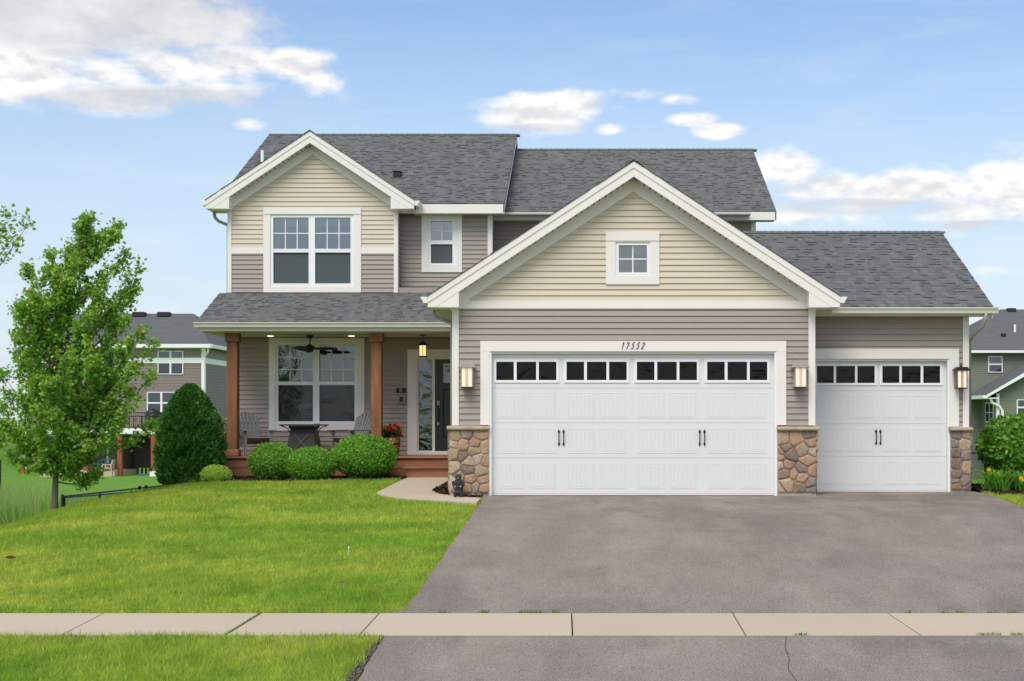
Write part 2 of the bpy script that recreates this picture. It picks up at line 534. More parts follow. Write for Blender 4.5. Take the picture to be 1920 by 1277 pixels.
def asphalt_mat():
    m = bpy.data.materials.new('worn_asphalt'); m.use_nodes = True
    t = NT(m.node_tree); p = t.n['Principled BSDF']
    tc = t.node('ShaderNodeTexCoord'); v = tc.outputs['Object']
    big = t.noise(t.mapping(v, (.35, .22, 1)), 1.2, 5, .6)
    mid = t.noise(t.mapping(v, (1.0, .35, 1)), 1.6, 5, .6, .4)
    mid2 = t.noise(t.mapping(v, (.5, 1.0, 1)), .9, 4, .6, .3)
    fine = t.noise(v, 75, 3, .75)
    vor = t.node('ShaderNodeTexVoronoi'); vor.inputs['Scale'].default_value = 95; t.put(vor.inputs['Vector'], v)
    c = t.mix(t.ramp(mid, .32, .68), (.216, .187, .164), (.270, .236, .207))
    c = t.mix(t.math('MULTIPLY', t.ramp(big, .48, .66), .55), c, (.158, .140, .130))
    c = t.mix(t.math('MULTIPLY', t.ramp(mid2, .60, .78), .30), c, (.33, .295, .262))
    # wear: sooty patches where cars stand by the doors, worn tyre lanes, odd drips
    sxyz = t.node('ShaderNodeSeparateXYZ'); t.put(sxyz.inputs[0], v)
    stand = t.noise(t.mapping(v, (.8, .9, 1), (5, 2, 0)), 1.1, 5, .65, .6)
    near = t.ramp(sxyz.outputs[1], 19.0, 23.6)
    c = t.mix(t.math('MULTIPLY', t.math('MULTIPLY', near, t.ramp(stand, .40, .62)), .55), c, (.120, .108, .102))
    lane = t.ramp(t.math('ABSOLUTE', t.math('SINE', t.math('MULTIPLY', t.math('ADD', sxyz.outputs[0], .35), 1.95))), .80, 1.0)
    c = t.mix(t.math('MULTIPLY', t.math('MULTIPLY', lane, t.ramp(mid, .40, .62)), .28), c, (.305, .268, .236))
    drip = t.noise(v, 4.5, 2, .4)
    c = t.mix(t.math('MULTIPLY', t.ramp(drip, .74, .80), .45), c, (.10, .092, .088))
    sp = t.mix(t.ramp(fine, .25, .75), (.30, .30, .31), (1.76, 1.72, 1.66))
    c = t.mix(1.0, c, sp, 'MULTIPLY')
    c = t.mix(t.math('MULTIPLY', t.ramp(vor.outputs['Distance'], .30, .12), .35), c, (.36, .33, .30))
    t.put(p.inputs['Base Color'], c); p.inputs['Roughness'].default_value = .88; p.inputs['Specular IOR Level'].default_value = .25
    b = t.node('ShaderNodeBump'); b.inputs['Strength'].default_value = .5; b.inputs['Distance'].default_value = .006
    t.put(b.inputs['Height'], fine); t.put(p.inputs['Normal'], b.outputs[0])
    return m


def lap_mat(name, col, pitch, dark=.55):
    """far-off lap siding whose boards are only three pixels tall"""
    m = bpy.data.materials.new(name); m.use_nodes = True
    t = NT(m.node_tree); p = t.n['Principled BSDF']
    tc = t.node('ShaderNodeTexCoord')
    sep = t.node('ShaderNodeSeparateXYZ'); t.put(sep.inputs[0], tc.outputs['Object'])
    fr = t.math('FRACT', t.math('DIVIDE', sep.outputs[2], pitch))
    f = t.ramp(fr, .0, .25, dark, 1.0)  # lap shadow painted as a dark line along each board
    f = t.math('MULTIPLY', f, t.math('ADD', .95, t.math('MULTIPLY', t.noise(tc.outputs['Object'], .6, 4), .1)))
    cmb = t.node('ShaderNodeCombineXYZ')
    for i in range(3): t.put(cmb.inputs[i], f)
    t.put(p.inputs['Base Color'], t.mix(1.0, col, cmb.outputs[0], 'MULTIPLY')); p.inputs['Roughness'].default_value = .6
    b = t.node('ShaderNodeBump'); b.inputs['Strength'].default_value = .8; b.inputs['Distance'].default_value = .02
    t.put(b.inputs['Height'], t.math('SUBTRACT', 1.0, fr)); t.put(p.inputs['Normal'], b.outputs[0])
    return m


def stone_mat():
    m = bpy.data.materials.new('field_stone'); m.use_nodes = True
    t = NT(m.node_tree); p = t.n['Principled BSDF']
    tc = t.node('ShaderNodeTexCoord'); v = tc.outputs['Object']
    oi = t.node('ShaderNodeObjectInfo')
    n1 = t.noise(v, 11, 6, .6, .5); n2 = t.noise(v, 17, 5, .65); n3 = t.noise(v, 60, 4, .7)
    c = t.mix(t.math('MULTIPLY', t.ramp(n1, .50, .68), .5), oi.outputs['Color'], (.40, .235, .135))
    c = t.mix(t.math('MULTIPLY', t.ramp(n2, .50, .68), .6), c, (.26, .225, .195))
    c = t.mix(t.math('MULTIPLY', t.ramp(n1, .46, .32), .5), c, (.50, .42, .32))
    f = t.ramp(n3, .2, .8, .62, 1.3)
    cmb = t.node('ShaderNodeCombineXYZ')
    for i in range(3): t.put(cmb.inputs[i], f)
    t.put(p.inputs['Base Color'], t.mix(1.0, c, cmb.outputs[0], 'MULTIPLY'))
    p.inputs['Roughness'].default_value = .9; p.inputs['Specular IOR Level'].default_value = .15
    b = t.node('ShaderNodeBump'); b.inputs['Strength'].default_value = .9; b.inputs['Distance'].default_value = .012
    t.put(b.inputs['Height'], t.noise(v, 34, 5, .6)); t.put(p.inputs['Normal'], b.outputs[0])
    return m


M_stone = stone_mat()
M_turf = ground_mat()
M_asphalt = asphalt_mat()

# ------------------------------------------------------------------ terrain
YG, YS, YB, YR, YC = 23.9, 25.1, 31.3, 31.8, 32.7      # garage wall, third-stall wall, bay and porch wall, recess, far recess
DRX0, DRX1 = -1.80, 6.93


def sstep(x, a, b):
    t = np.clip((x - a) / (b - a), 0, 1)
    return t * t * (3 - 2 * t)


def drive_z(Y): return -.575 + .575 * (min(max(Y, 13.4), 23.9) - 13.4) / 10.5


def terrain(X, Y):
    X = np.asarray(X, float); Y = np.asarray(Y, float)
    b = np.interp(Y, [-400, 6.9, 7.2, 12.16, 13.4, 23.9, 29, 33, 46, 60, 90, 140, 600], [-.98, -.98, -.72, -.60, -.578, 0, .09, .05, -1.6, -1.8, -1.95, -1.8, -2.5])
    d = np.maximum(0, -X - 7.5)
    drop = (.05 * d + .065 * d * d) * sstep(Y, 12.5, 19)
    ext = .25 * np.maximum(0, Y - 28.5) * sstep(-X, 7.6, 8.6) + .22 * np.maximum(0, Y - 26.5) * sstep(X, 7.4, 8.4)
    floor_ = np.minimum(b, -1.9 + .1 * np.sin(X * .13) * np.cos(Y * .11))
    z = np.maximum(b - drop - ext, floor_)
    z = z + 2.2 * sstep(-X, 31.5, 42) * sstep(Y, 60, 95)
    return z


def in_drive(X, Y): return (X > DRX0) & (X < DRX1) & (Y > 7.2) & (Y < 25.3)


def walk_inside(X, Y):
    out = np.zeros(np.shape(X), bool)
    n = len(WALK)
    for i in range(n):
        x0, y0 = WALK[i]; x1, y1 = WALK[(i + 1) % n]
        c = ((y0 > Y) != (y1 > Y)) & (X < (x1 - x0) * (Y - y0) / (y1 - y0 + 1e-12) + x0)
        out ^= c
    return out


def bez(p0, p1, p2, n=8): return [tuple((1 - t) ** 2 * np.array(p0) + 2 * t * (1 - t) * np.array(p1) + t * t * np.array(p2)) for t in np.linspace(0, 1, n)]


WALK = [(-3.85, 29.35), *bez((-3.80, 25.2), (-3.86, 23.7), (-2.9, 23.1)), (-2.35, 22.75), (DRX0 - .03, 22.4), (DRX0 - .03, 23.45), (-2.2, 23.75),
        *bez((-2.42, 24.1), (-2.84, 24.6), (-2.85, 25.7)), (-2.85, 29.35)]


def in_bed(X, Y):
    front = np.interp(X, [-9.4, -8.9, -8.3, -7, -5.5, -4.3, -3.85], [29.6, 27.7, 27.45, 27.75, 28.0, 28.35, 28.75])
    a = (X > -9.4) & (X < -3.83) & (Y > front) & (Y < 33)
    b = (X > -2.9) & (X < DRX0 - .04) & (Y > 23.3) & ~walk_inside(X, Y)
    xr = np.interp(Y, [23.2, 24, 26, 29], [7.9, 7.15, 7.0, 7.0])
    c = (X > xr) & (X < 10.2) & (Y > np.interp(X, [7, 8, 9, 10.2], [24.2, 23.7, 23.4, 23.2])) & (Y < 27.5)
    return a | b | c


def hard(X, Y):
    return in_drive(X, Y) | ((Y > 12.13) & (Y < 13.42)) | walk_inside(X, Y) | in_bed(X, Y) | ((X > -2.4) & (X < 7.0) & (Y > 24.6)) | ((X > -8.2) & (X < -2.3) & (Y > 29.4)) | (Y < 7.3)


def grid_axis(segs):
    out = []
    for a, b, st in segs:
        out += list(np.arange(a, b - 1e-6, st))
    out.append(segs[-1][1])
    return np.array(out)


def make_terrain():
    xs = grid_axis([(-420, -60, 24), (-60, -22, 2.0), (-22, -1.8, .3), (-1.8, 6.9, 1.0875), (6.9, 13, .3), (13, 60, 2.9375), (60, 420, 24)])
    ys = grid_axis([(-150, 6, 13), (6, 7.3, .13), (7.3, 12.16, .486), (12.16, 13.4, .62), (13.4, 46, .3), (46, 130, 3), (130, 620, 35)])
    X, Y = np.meshgrid(xs, ys)
    Z = terrain(X, Y) - np.where((X > DRX0 - .02) & (X < DRX1 - .02) & (Y < 25.6) & (Y > 7.3), .06, 0.) - np.where((Y > 12.0) & (Y < 13.41), .06, 0.) - np.where(walk_inside(X, Y), .05, 0.)
    nx, ny = len(xs), len(ys)
    me = bpy.data.meshes.new('terrain')
    v = np.stack([X, Y, Z], -1).reshape(-1, 3)
    idx = np.arange(nx * ny).reshape(ny, nx)
    f = np.stack([idx[:-1, :-1], idx[:-1, 1:], idx[1:, 1:], idx[1:, :-1]], -1).reshape(-1, 4)
    me.from_pydata(v.tolist(), [], f.tolist())
    me.polygons.foreach_set('use_smooth', [True] * len(me.polygons))
    o = new_obj('ground', me, M_turf)
    put_props(o, 'green turf ground sloping down behind the house', 'ground', kind='structure')


make_terrain()


def sheet(name, outline, zf, m, label, cat, thick=.05, nsub=None):
    """flat slab with outline in plan, draped by zf"""
    mb = MB()
    n = len(outline)
    vs = [(x, y, zf(x, y)) for x, y in outline] + [(x, y, zf(x, y) - thick) for x, y in outline]
    mb.add(vs, [tuple(range(n)), tuple(range(2 * n - 1, n - 1, -1))] + [(i, (i + 1) % n, n + (i + 1) % n, n + i) for i in range(n)])
    o = mb.build(name, m)
    return put_props(o, label, cat, kind='structure')


def strip_slab(name, x0f, x1f, ys, zf, m, label, cat):
    mb = MB()
    vs = []
    for y in ys:
        vs += [(x0f(y), y, zf(y)), (x1f(y), y, zf(y)), (x0f(y), y, zf(y) - .08), (x1f(y), y, zf(y) - .08)]
    fs = []
    for i in range(len(ys) - 1):
        a, b = 4 * i, 4 * i + 4
        fs += [(a, a + 1, b + 1, b), (a, b, b + 2, a + 2), (a + 1, a + 3, b + 3, b + 1)]
    fs += [(0, 2, 3, 1), tuple(4 * (len(ys) - 1) + k for k in (0, 1, 3, 2))]
    mb.add(vs, fs)
    return put_props(mb.build(name, m), label, cat, kind='structure')


def wob(y, s): return .010 * math.sin(y * 3.1 + s) + .005 * math.sin(y * 8.3 + 2 * s) + .003 * math.sin(y * 19.0 + s)


drv = strip_slab('driveway', lambda y: DRX0 + wob(y, 0) - .22 * max(0, (14.3 - y) / .9) ** 2 * .5, lambda y: DRX1 + wob(y, 2) + (.5 * max(0, (y - 23.6)) * 0), np.linspace(13.415, 23.88, 70), lambda y: drive_z(y) + .002,
                 M_asphalt, 'wide worn grey asphalt driveway sloping up to the garage doors', 'driveway')
MB().box(3.80, 6.98, 23.885, 25.24, -.2, .004).build('single_bay_strip', M_asphalt, drv)
strip_slab('driveway_apron', lambda y: DRX0 + wob(y, 1) + .04 * (12.1 - y), lambda y: DRX1 + wob(y, 3), np.linspace(7.25, 12.145, 40), lambda y: -.72 + (y - 7.25) * (.122 / 4.9),
           M_asphalt, 'grey asphalt driveway apron between the sidewalk and the street', 'driveway')


def make_street():
    put_props(MB().box(-200, 200, -6, 6.6, -1.0, -.86).build('street', M_asphalt), 'asphalt street in front of the lot', 'street', kind='structure')
    put_props(MB().prism([(6.6, -1.0), (6.6, -.74), (6.75, -.715), (7.2, -.715), (7.2, -1.0)], 'x', -200, 200).build('kerb', M_conc), 'concrete kerb along the street', 'kerb', kind='structure')
    root = empty('sidewalk', (0, 12.8, -.6), 'pale tan concrete sidewalk crossing the lot in front of the driveway', 'sidewalk')
    root['kind'] = 'structure'
    far = [PX(q, 13.4) for q in (194, 487, 711, 1072, 1374, 1665)]
    near = [PX(q, 12.16) for q in (116, 421, 674, 1073.5, 1398, 1726)]
    jf = [far[0] - 1.52 * k for k in range(6, 0, -1)] + far + [far[-1] + 1.52 * k for k in range(1, 7)]
    jn = [near[0] - 1.52 * k for k in range(6, 0, -1)] + near + [near[-1] + 1.52 * k for k in range(1, 7)]
    for i in range(len(jf) - 1):
        g = .006
        if i == 6: gl = .006
        mb = MB()
        x = [jn[i] + g + (.014 if abs(jn[i] - near[1]) < .01 else 0), jn[i + 1] - g, jf[i + 1] - g, jf[i] + g + (.014 if abs(jn[i] - near[1]) < .01 else 0)]
        yy = [12.16, 12.16, 13.405, 13.405]
        zz = [-.591, -.591, -.574, -.574]
        mb.add([(a, b, c) for a, b, c in zip(x, yy, zz)] + [(a, b, c - .09) for a, b, c in zip(x, yy, zz)],
               [(0, 1, 2, 3), (7, 6, 5, 4), (0, 4, 5, 1), (1, 5, 6, 2), (2, 6, 7, 3), (3, 7, 4, 0)])
        mb.build('slab', M_conc, root, bevel=.006)
    mb = MB()
    # crack in the apron
    pts = [(PX(1474, 12.1), 12.1), (PX(1472, 11.6), 11.6), (PX(1480, 11.1), 11.1), (PX(1478, 10.7), 10.7), (PX(1496, 10.2), 10.2), (PX(1500, 9.8), 9.8)]
    zz = lambda y: -.72 + (y - 7.25) * (.122 / 4.9) + .003
    for (a, b), (c, d) in zip(pts[:-1], pts[1:]):
        mb.add([(a - .0022, b, zz(b)), (a + .0022, b, zz(b)), (c + .0022, d, zz(d)), (c - .0022, d, zz(d))], [(0, 1, 2, 3)])
    mb.build('crack', M_mulch, bpy.data.objects['driveway_apron'])


make_street()
WZ = lambda x, y: .095 - (29 - y) * .0195
sheet('front_walk', WALK, WZ, M_conc, 'curved concrete front walk from the driveway to the porch steps', 'path', .1)

# ------------------------------------------------------------------ the house
house = empty('house', (-1, 30, 0), 'two-storey taupe and beige vinyl sided house with three-car garage and front porch', 'house')


def siding(parent, m, o, u, n, z0, z1, ufun, holes=(), expo=.105):
    """courses of lap siding; o origin in plan, u along the wall, n outward; ufun(z)->(u0,u1); holes (u0,u1,z0,z1)"""
    u = Vector((*u, 0)); n = Vector((*n, 0)); o = Vector((*o, 0))
    z = z0
    while z < z1 - .015:
        zt = min(z + expo, z1)
        b0, b1 = ufun(z); t0, t1 = ufun(zt)
        if b1 - b0 < .04: break
        cuts = sorted([(h[0], h[1]) for h in holes if h[2] < zt - .005 and h[3] > z + .005])
        segs = []; cur = None
        lo = (b0, t0)
        for (a, c) in cuts:
            segs.append((lo, (a, a))); lo = (c, c)
        segs.append((lo, (b1, t1)))
        for (l, r) in segs:
            if r[0] - l[0] < .02 and r[1] - l[1] < .02: continue
            vs = []
            for (uu, nn, zz) in ((l[0], 0, z), (r[0], 0, z), (max(r[1], l[1] + .001), 0, zt), (l[1], 0, zt), (l[0], .025, z), (r[0], .025, z), (max(r[1], l[1] + .001), .004, zt), (l[1], .004, zt)):
                p = o + uu * u + nn * n
                vs.append((p.x, p.y, zz))
            vs.append((o + l[0] * u + .006 * n).to_tuple()[:2] + (z - .0,))
            mb = MB().add(vs[:8], [(4, 5, 6, 7), (0, 1, 5, 4), (0, 4, 7, 3), (1, 2, 6, 5), (3, 7, 6, 2), (0, 3, 2, 1)])
            mb.build('siding_board', m, parent)
        z += expo


SH = [np.array(c) * np.array((1.13, 1.14, 1.11)) for c in ((.112, .114, .117), (.120, .122, .125), (.127, .129, .131), (.102, .104, .108), (.123, .122, .122), (.133, .135, .137), (.112, .117, .123))]


def shingles(parent, o, u, s, slope_len, ufun, expo=.143):
    o = Vector(o); u = Vector(u).normalized(); s = Vector(s).normalized()
    n = u.cross(s)
    if n.z < 0: n = -n
    mb = MB()
    i = 0; d = 0.0
    while d < slope_len:
        e = min(expo, slope_len - d)
        a, b = ufun(d + e * .5)
        x = a - random.random() * .2
        while x < b:
            w = random.choice((.06, .08, .10, .13, .15)) * random.uniform(.9, 1.1)
            x0, x1 = max(x, a), min(x + w, b)
            if x1 - x0 > .01:
                th = random.choice((.005, .006, .006, .017)) + random.uniform(0, .002)
                c = SH[random.randrange(len(SH))] * random.uniform(.9, 1.1)
                p = lambda uu, ss, nn: (o + uu * u + ss * s + nn * n).to_tuple()
                vs = [p(x0, d - .004, 0), p(x1, d - .004, 0), p(x1, d - .004, th), p(x0, d - .004, th), p(x1, d + e + .01, .004), p(x0, d + e + .01, .004)]
                mb.add(vs, [(3, 2, 4, 5), (0, 3, 5), (1, 4, 2)], tuple(c))
                mb.add(vs[:4], [(0, 1, 2, 3)], (.062, .062, .064) if th > .015 else tuple(c * .85))  # front edge coloured dark as a painted shadow line, like the band printed on shingles
            x += w
        d += expo; i += 1
    ob = mb.build('shingles', M_shingle, parent, recalc=False)
    ob['kind'] = 'stuff'
    return ob


def slab(parent, name, m, quad, thick, n=None):
    """slab below a planar polygon"""
    q = [Vector(p) for p in quad]
    nn = (q[1] - q[0]).cross(q[2] - q[0]).normalized()
    if nn.z < 0: nn = -nn
    k = len(q)
    vs = [(p - nn * .003).to_tuple() for p in q] + [(p - nn * thick).to_tuple() for p in q]
    return MB().add(vs, [tuple(range(k)), tuple(range(2 * k - 1, k - 1, -1))] + [(i, (i + 1) % k, k + (i + 1) % k, k + i) for i in range(k)]).build(name, m, parent)


def roof_part(label=None):
    return MB


# ---- gable fronts
def gable(xc, half, z_tip, pitch, yf, yw, yb_eave, yb_ridge, wall_half, left_back=None, tag=''):
    zpk = z_tip + pitch * half
    L = half * math.hypot(1, pitch)
    c, sn = 1 / math.hypot(1, pitch), pitch / math.hypot(1, pitch)
    roof = MB().box(xc - .02, xc + .02, yf + .05, yb_ridge, zpk - .12, zpk - .05).build('roof', M_under, house)
    roof['label'] = 'grey shingled front-facing gable roof ' + tag
    for sg in (-1, 1):
        o = (xc + sg * half, yf - .03, z_tip)
        s = (-sg * c, 0, sn)
        uf = lambda d: (0, (yb_eave + (yb_ridge - yb_eave) * d / L) - yf + .03)
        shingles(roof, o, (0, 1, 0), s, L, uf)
        tip = xc + sg * half
        slab(roof, 'roof_deck', M_under, [(tip, yf + .035, z_tip), (xc, yf + .035, zpk), (xc, yb_ridge, zpk), (tip, yb_eave, z_tip)], .035)
        zt = lambda x: zpk - pitch * abs(x - xc)
        # rake boards, two steps
        MB().prism([(tip, z_tip - .006), (xc, zpk - .006), (xc, zpk - .115), (tip, z_tip - .115)], 'y', yf - .012, yf + .02).build('rake_trim', M_trim, roof)
        MB().prism([(tip, z_tip - .11), (xc, zpk - .11), (xc, zpk - .264), (tip + -sg * .28 * 0, z_tip - .275 if False else z_tip - .19), ][:3] + [(tip - sg * (.085 / pitch), z_tip - .19), (tip, z_tip - .19)], 'y', yf + .003, yf + .03).build('rake_board', M_trim, roof)
        # soffit strips
        mb = MB()
        k = 0; d = .5
        while d < L - .02:
            e = min(.098, L - d)
            p0 = (tip - sg * d * c, z_tip + d * sn - .262); p1 = (tip - sg * (d + e) * c, z_tip + (d + e) * sn - .262)
            mb.prism([p0, p1, (p1[0], p1[1] + .012), (p0[0], p0[1] + .012)], 'y', yf + .03, yw + .005)
            d += .120
        mb.build('soffit_slats', M_soffit, roof)['kind'] = 'stuff'
        # frieze along the wall under the soffit
        MB().prism([(xc + sg * (wall_half + .02), zt(xc + sg * (wall_half + .02)) - .255), (xc, zpk - .255), (xc, zpk - .47), (xc + sg * (wall_half + .02), zt(xc + sg * (wall_half + .02)) - .47)], 'y', yw - .041, yw + .0).build('frieze_board', M_trim, roof)
        # boxed eave return
        xi = tip - sg * .525
        MB().prism([(tip, z_tip - .03), (tip, z_tip - .192), (xi, z_tip - .192), (xi, zt(xi) - .262)], 'y', yf + .008, yw + .01).build('eave_return', M_trim, roof)
        # eave along the side, with its gutter
        yb = yb_eave
        xw = xc + sg * (wall_half - .03)
        MB().box(tip - sg * .02, xw, yw + .012, yb, z_tip - .186, z_tip - .17).build('eave_soffit', M_soffit, roof)
        MB().box(tip, tip - sg * .025, yf + .03, yb, z_tip - .19, z_tip - .02).build('fascia', M_trim, roof)
        g = [(0, 0), (.0, -.105), (.07, -.105), (.085, -.06), (.115, -.02), (.12, 0)]
        MB().prism([(tip + sg * (q[0] + .004), z_tip - .015 + q[1]) for q in g], 'y', yf - .005, yb).build('gutter', M_gutter, roof)
    MB().prism([(xc - .10, zpk - .262 - .10 * pitch), (xc, zpk - .262), (xc + .10, zpk - .262 - .10 * pitch), (xc + .10, zpk - .246 - .10 * pitch), (xc, zpk - .246), (xc - .10, zpk - .246 - .10 * pitch)], 'y', yf + .031, yw - .042).build('peak_block', M_soffit, roof)
    # ridge cap
    mb = MB()
    y = yf - .035
    while y < yb_ridge:
        col = tuple(SH[random.randrange(len(SH))])
        for sg in (-1, 1):
            mb.add([(xc, y, zpk + .022), (xc + sg * .15 * c, y, zpk + .022 - .15 * sn), (xc + sg * .15 * c, y + .2, zpk + .012 - .15 * sn), (xc, y + .2, zpk + .012)], [(0, 1, 2, 3)], col)
        y += .14
    mb.build('ridge_cap', M_shingle, roof, recalc=False)['kind'] = 'stuff'
    return roof, zpk


# garage gable
GXC, GH, GZT, GP = .756, 3.501, 3.41, .655
g_roof, g_pk = gable(GXC, GH, GZT, GP, YG - .35, YG, 32.6, 32.69, 3.125, tag='over the double garage')
# bay gable
BXC = -6.24
BZT = PZ(375, YB - .35)
b_roof, b_pk = gable(BXC, 2.33, BZT, .662, YB - .35, YB, 31.6, 34.75, 1.92, tag='over the upstairs bay')


def main_roof(name_label, x0, x1, ye, ze, yr, zr, yb, fascia_h, open_left=True, soff=True, ufun=None, x0_f=None):
    """front and back slopes with ridge along x"""
    roof = MB().box(x0 + .05, x1 - .05, yr - .02, yr + .02, zr - .1, zr - .05).build('roof', M_under, house)
    roof['label'] = name_label
    L = math.hypot(yr - ye, zr - ze)
    uf = ufun or (lambda d: (0, x1 - x0))
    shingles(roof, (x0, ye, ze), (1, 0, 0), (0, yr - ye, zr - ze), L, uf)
    ze2 = zr - (zr - ze) / (yr - ye) * (yb - yr)
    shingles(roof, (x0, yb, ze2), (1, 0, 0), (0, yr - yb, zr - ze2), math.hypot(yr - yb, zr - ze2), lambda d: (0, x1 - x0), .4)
    xs = x0 if ufun is None else x0 + uf(0)[0]
    xr0 = x0 if ufun is None else x0 + uf(L)[0]
    slab(roof, 'roof_deck', M_under, [(xs, ye, ze), (x1, ye, ze), (x1, yr, zr), (xr0, yr, zr)], .04)
    slab(roof, 'roof_deck', M_under, [(x0, yb, ze2), (x1, yb, ze2), (x1, yr, zr), (x0, yr, zr)], .04)
    xf = x0 if x0_f is None else x0_f
    MB().box(xf, x1, ye + .0, ye + .025, ze - fascia_h, ze - .012).build('fascia', M_trim, roof)
    # rake trims at both ends
    for xe, sg in ((x0, -1), (x1, 1)):
        if ufun is not None and sg < 0: continue
        for (a, za, b2, zb2) in ((ye, ze, yr, zr), (yr, zr, yb, ze2)):
            MB().prism([(a, za - .02), (b2, zb2 - .02), (b2, zb2 - .2), (a, za - .2)], 'x', xe - sg * .03, xe - sg * .004).build('rake_board', M_trim, roof)
    mb = MB()
    x = xr0
    while x < x1:
        col = tuple(SH[random.randrange(len(SH))])
        c, sn = .894, .447
        for sg in (-1, 1):
            mb.add([(x, yr, zr + .024), (x, yr + sg * .14 * c, zr + .024 - .14 * sn), (x + .2, yr + sg * .14 * c, zr + .012 - .14 * sn), (x + .2, yr, zr + .012)], [(0, 1, 2, 3)], col)
        x += .14
    mb.build('ridge_cap', M_shingle, roof, recalc=False)['kind'] = 'stuff'
    return roof


def eave_soffit(roof, x0, x1, y0, y1, z):
    mb = MB()
    x = x0
    while x < x1:
        mb.box(x, min(x + .09, x1), y0, y1, z, z + .012)
        x += .1
    mb.box(x0, x1, y0, y1, z + .014, z + .02)
    mb.build('soffit_slats', M_soffit, roof)['kind'] = 'stuff'


ML_X0, ML_X1 = -8.48, -1.92
ml = main_roof('tallest grey shingled roof behind the bay gable', ML_X0, ML_X1, 31.4, 6.21, 36.75, 8.885, 42.1, .22)
eave_soffit(ml, -4.0, ML_X1 - .02, 31.42, 31.83, 6.0)
MR_X0, MR_X1 = -2.3, 4.36
mr = main_roof('lower grey shingled main roof behind the garage gable', MR_X0, MR_X1, 32.3, 6.17, 37.06, 8.55, 41.8, .2)
eave_soffit(mr, MR_X0, MR_X1 - .02, 32.32, 32.72, 5.98)
TZE, TZR, TYE, TYR = 3.32, 5.155, 24.7, 28.37
TL = math.hypot(TYR - TYE, TZR - TZE)


def third_u(d):
    z = TZE + (TZR - TZE) * d / TL
    return (GXC + (g_pk - z) / GP - .12, 7.2)


tr = main_roof('grey shingled roof over the single garage bay', 0, 7.2, TYE, TZE, TYR, TZR, 32.0, .12, ufun=third_u, x0_f=3.92)
eave_soffit(tr, 3.9, 7.18, TYE + .02, YS + .01, 3.17)
MB().box(3.92, 7.2, TYE + .026, TYE + .05, 3.165, 3.25).build('fascia', M_trim, tr)
GUT = [(0, 0), (0, -.105), (-.07, -.105), (-.085, -.06), (-.115, -.02), (-.12, 0)]
MB().prism([(TYE + q[0] - .002, TZE - .015 + q[1]) for q in GUT], 'x', 4.3, 7.26).build('gutter', M_gutter, tr)

# porch roof
P_X0, P_X1, P_YE, P_ZE = -8.34, -2.34, 29.4, 3.39
P_PITCH = (4.18 - 3.39) / (31.3 - 29.4)
P_L = math.hypot(31.8 - 29.4, P_PITCH * 2.4)
p_roof = MB().box(P_X0 + .1, P_X1, P_YE + .1, P_YE + .14, 3.2, 3.34).build('roof', M_under, house)
p_roof['label'] = 'low grey shingled porch roof'
L31 = math.hypot(1.9, P_PITCH * 1.9)
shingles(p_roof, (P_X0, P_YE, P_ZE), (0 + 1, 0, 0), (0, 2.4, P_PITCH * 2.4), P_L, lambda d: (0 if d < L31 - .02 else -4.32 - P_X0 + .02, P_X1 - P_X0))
slab(p_roof, 'roof_deck', M_under, [(P_X0, P_YE, P_ZE), (P_X1, P_YE, P_ZE), (P_X1, 31.8, P_ZE + P_PITCH * 2.4), (-4.32, 31.8, P_ZE + P_PITCH * 2.4), (-4.32, 31.3, P_ZE + P_PITCH * 1.9), (P_X0, 31.3, P_ZE + P_PITCH * 1.9)], .04)
MB().prism([(P_YE + q[0], P_ZE - .012 + q[1]) for q in GUT], 'x', P_X0 - .03, -2.38).build('gutter', M_gutter, p_roof)
MB().box(P_X0 + .06, -2.37, P_YE + .03, P_YE + .30, 3.195, 3.375).build('beam_wrap', M_trim, p_roof)
MB().prism([(P_YE + .02, P_ZE - .02), (31.3, P_ZE + P_PITCH * 1.9 - .02), (31.3, 3.19), (P_YE + .3, 3.19), (P_YE + .02, 3.23)], 'x', P_X0 + .03, P_X0 + .055).build('rake_board', M_trim, p_roof)
mb = MB()
x = P_X0 + .12
while x < -2.40:
    mb.box(x, x + .092, P_YE + .302, YB - .002, 3.176, 3.19); x += .1
mb.box(P_X0 + .1, -2.38, P_YE + .302, YB - .002, 3.192, 3.2)
mb.build('porch_ceiling', M_soffit, p_roof)['kind'] = 'stuff'

# ---- windows
WIN_HOLES = {}


def rect(pxr, Y): return (PX(pxr[0], Y), PX(pxr[1], Y), PZ(pxr[3], Y), PZ(pxr[2], Y))   # px (x0,x1,ytop,ybot) -> (x0,x1,z0,z1)


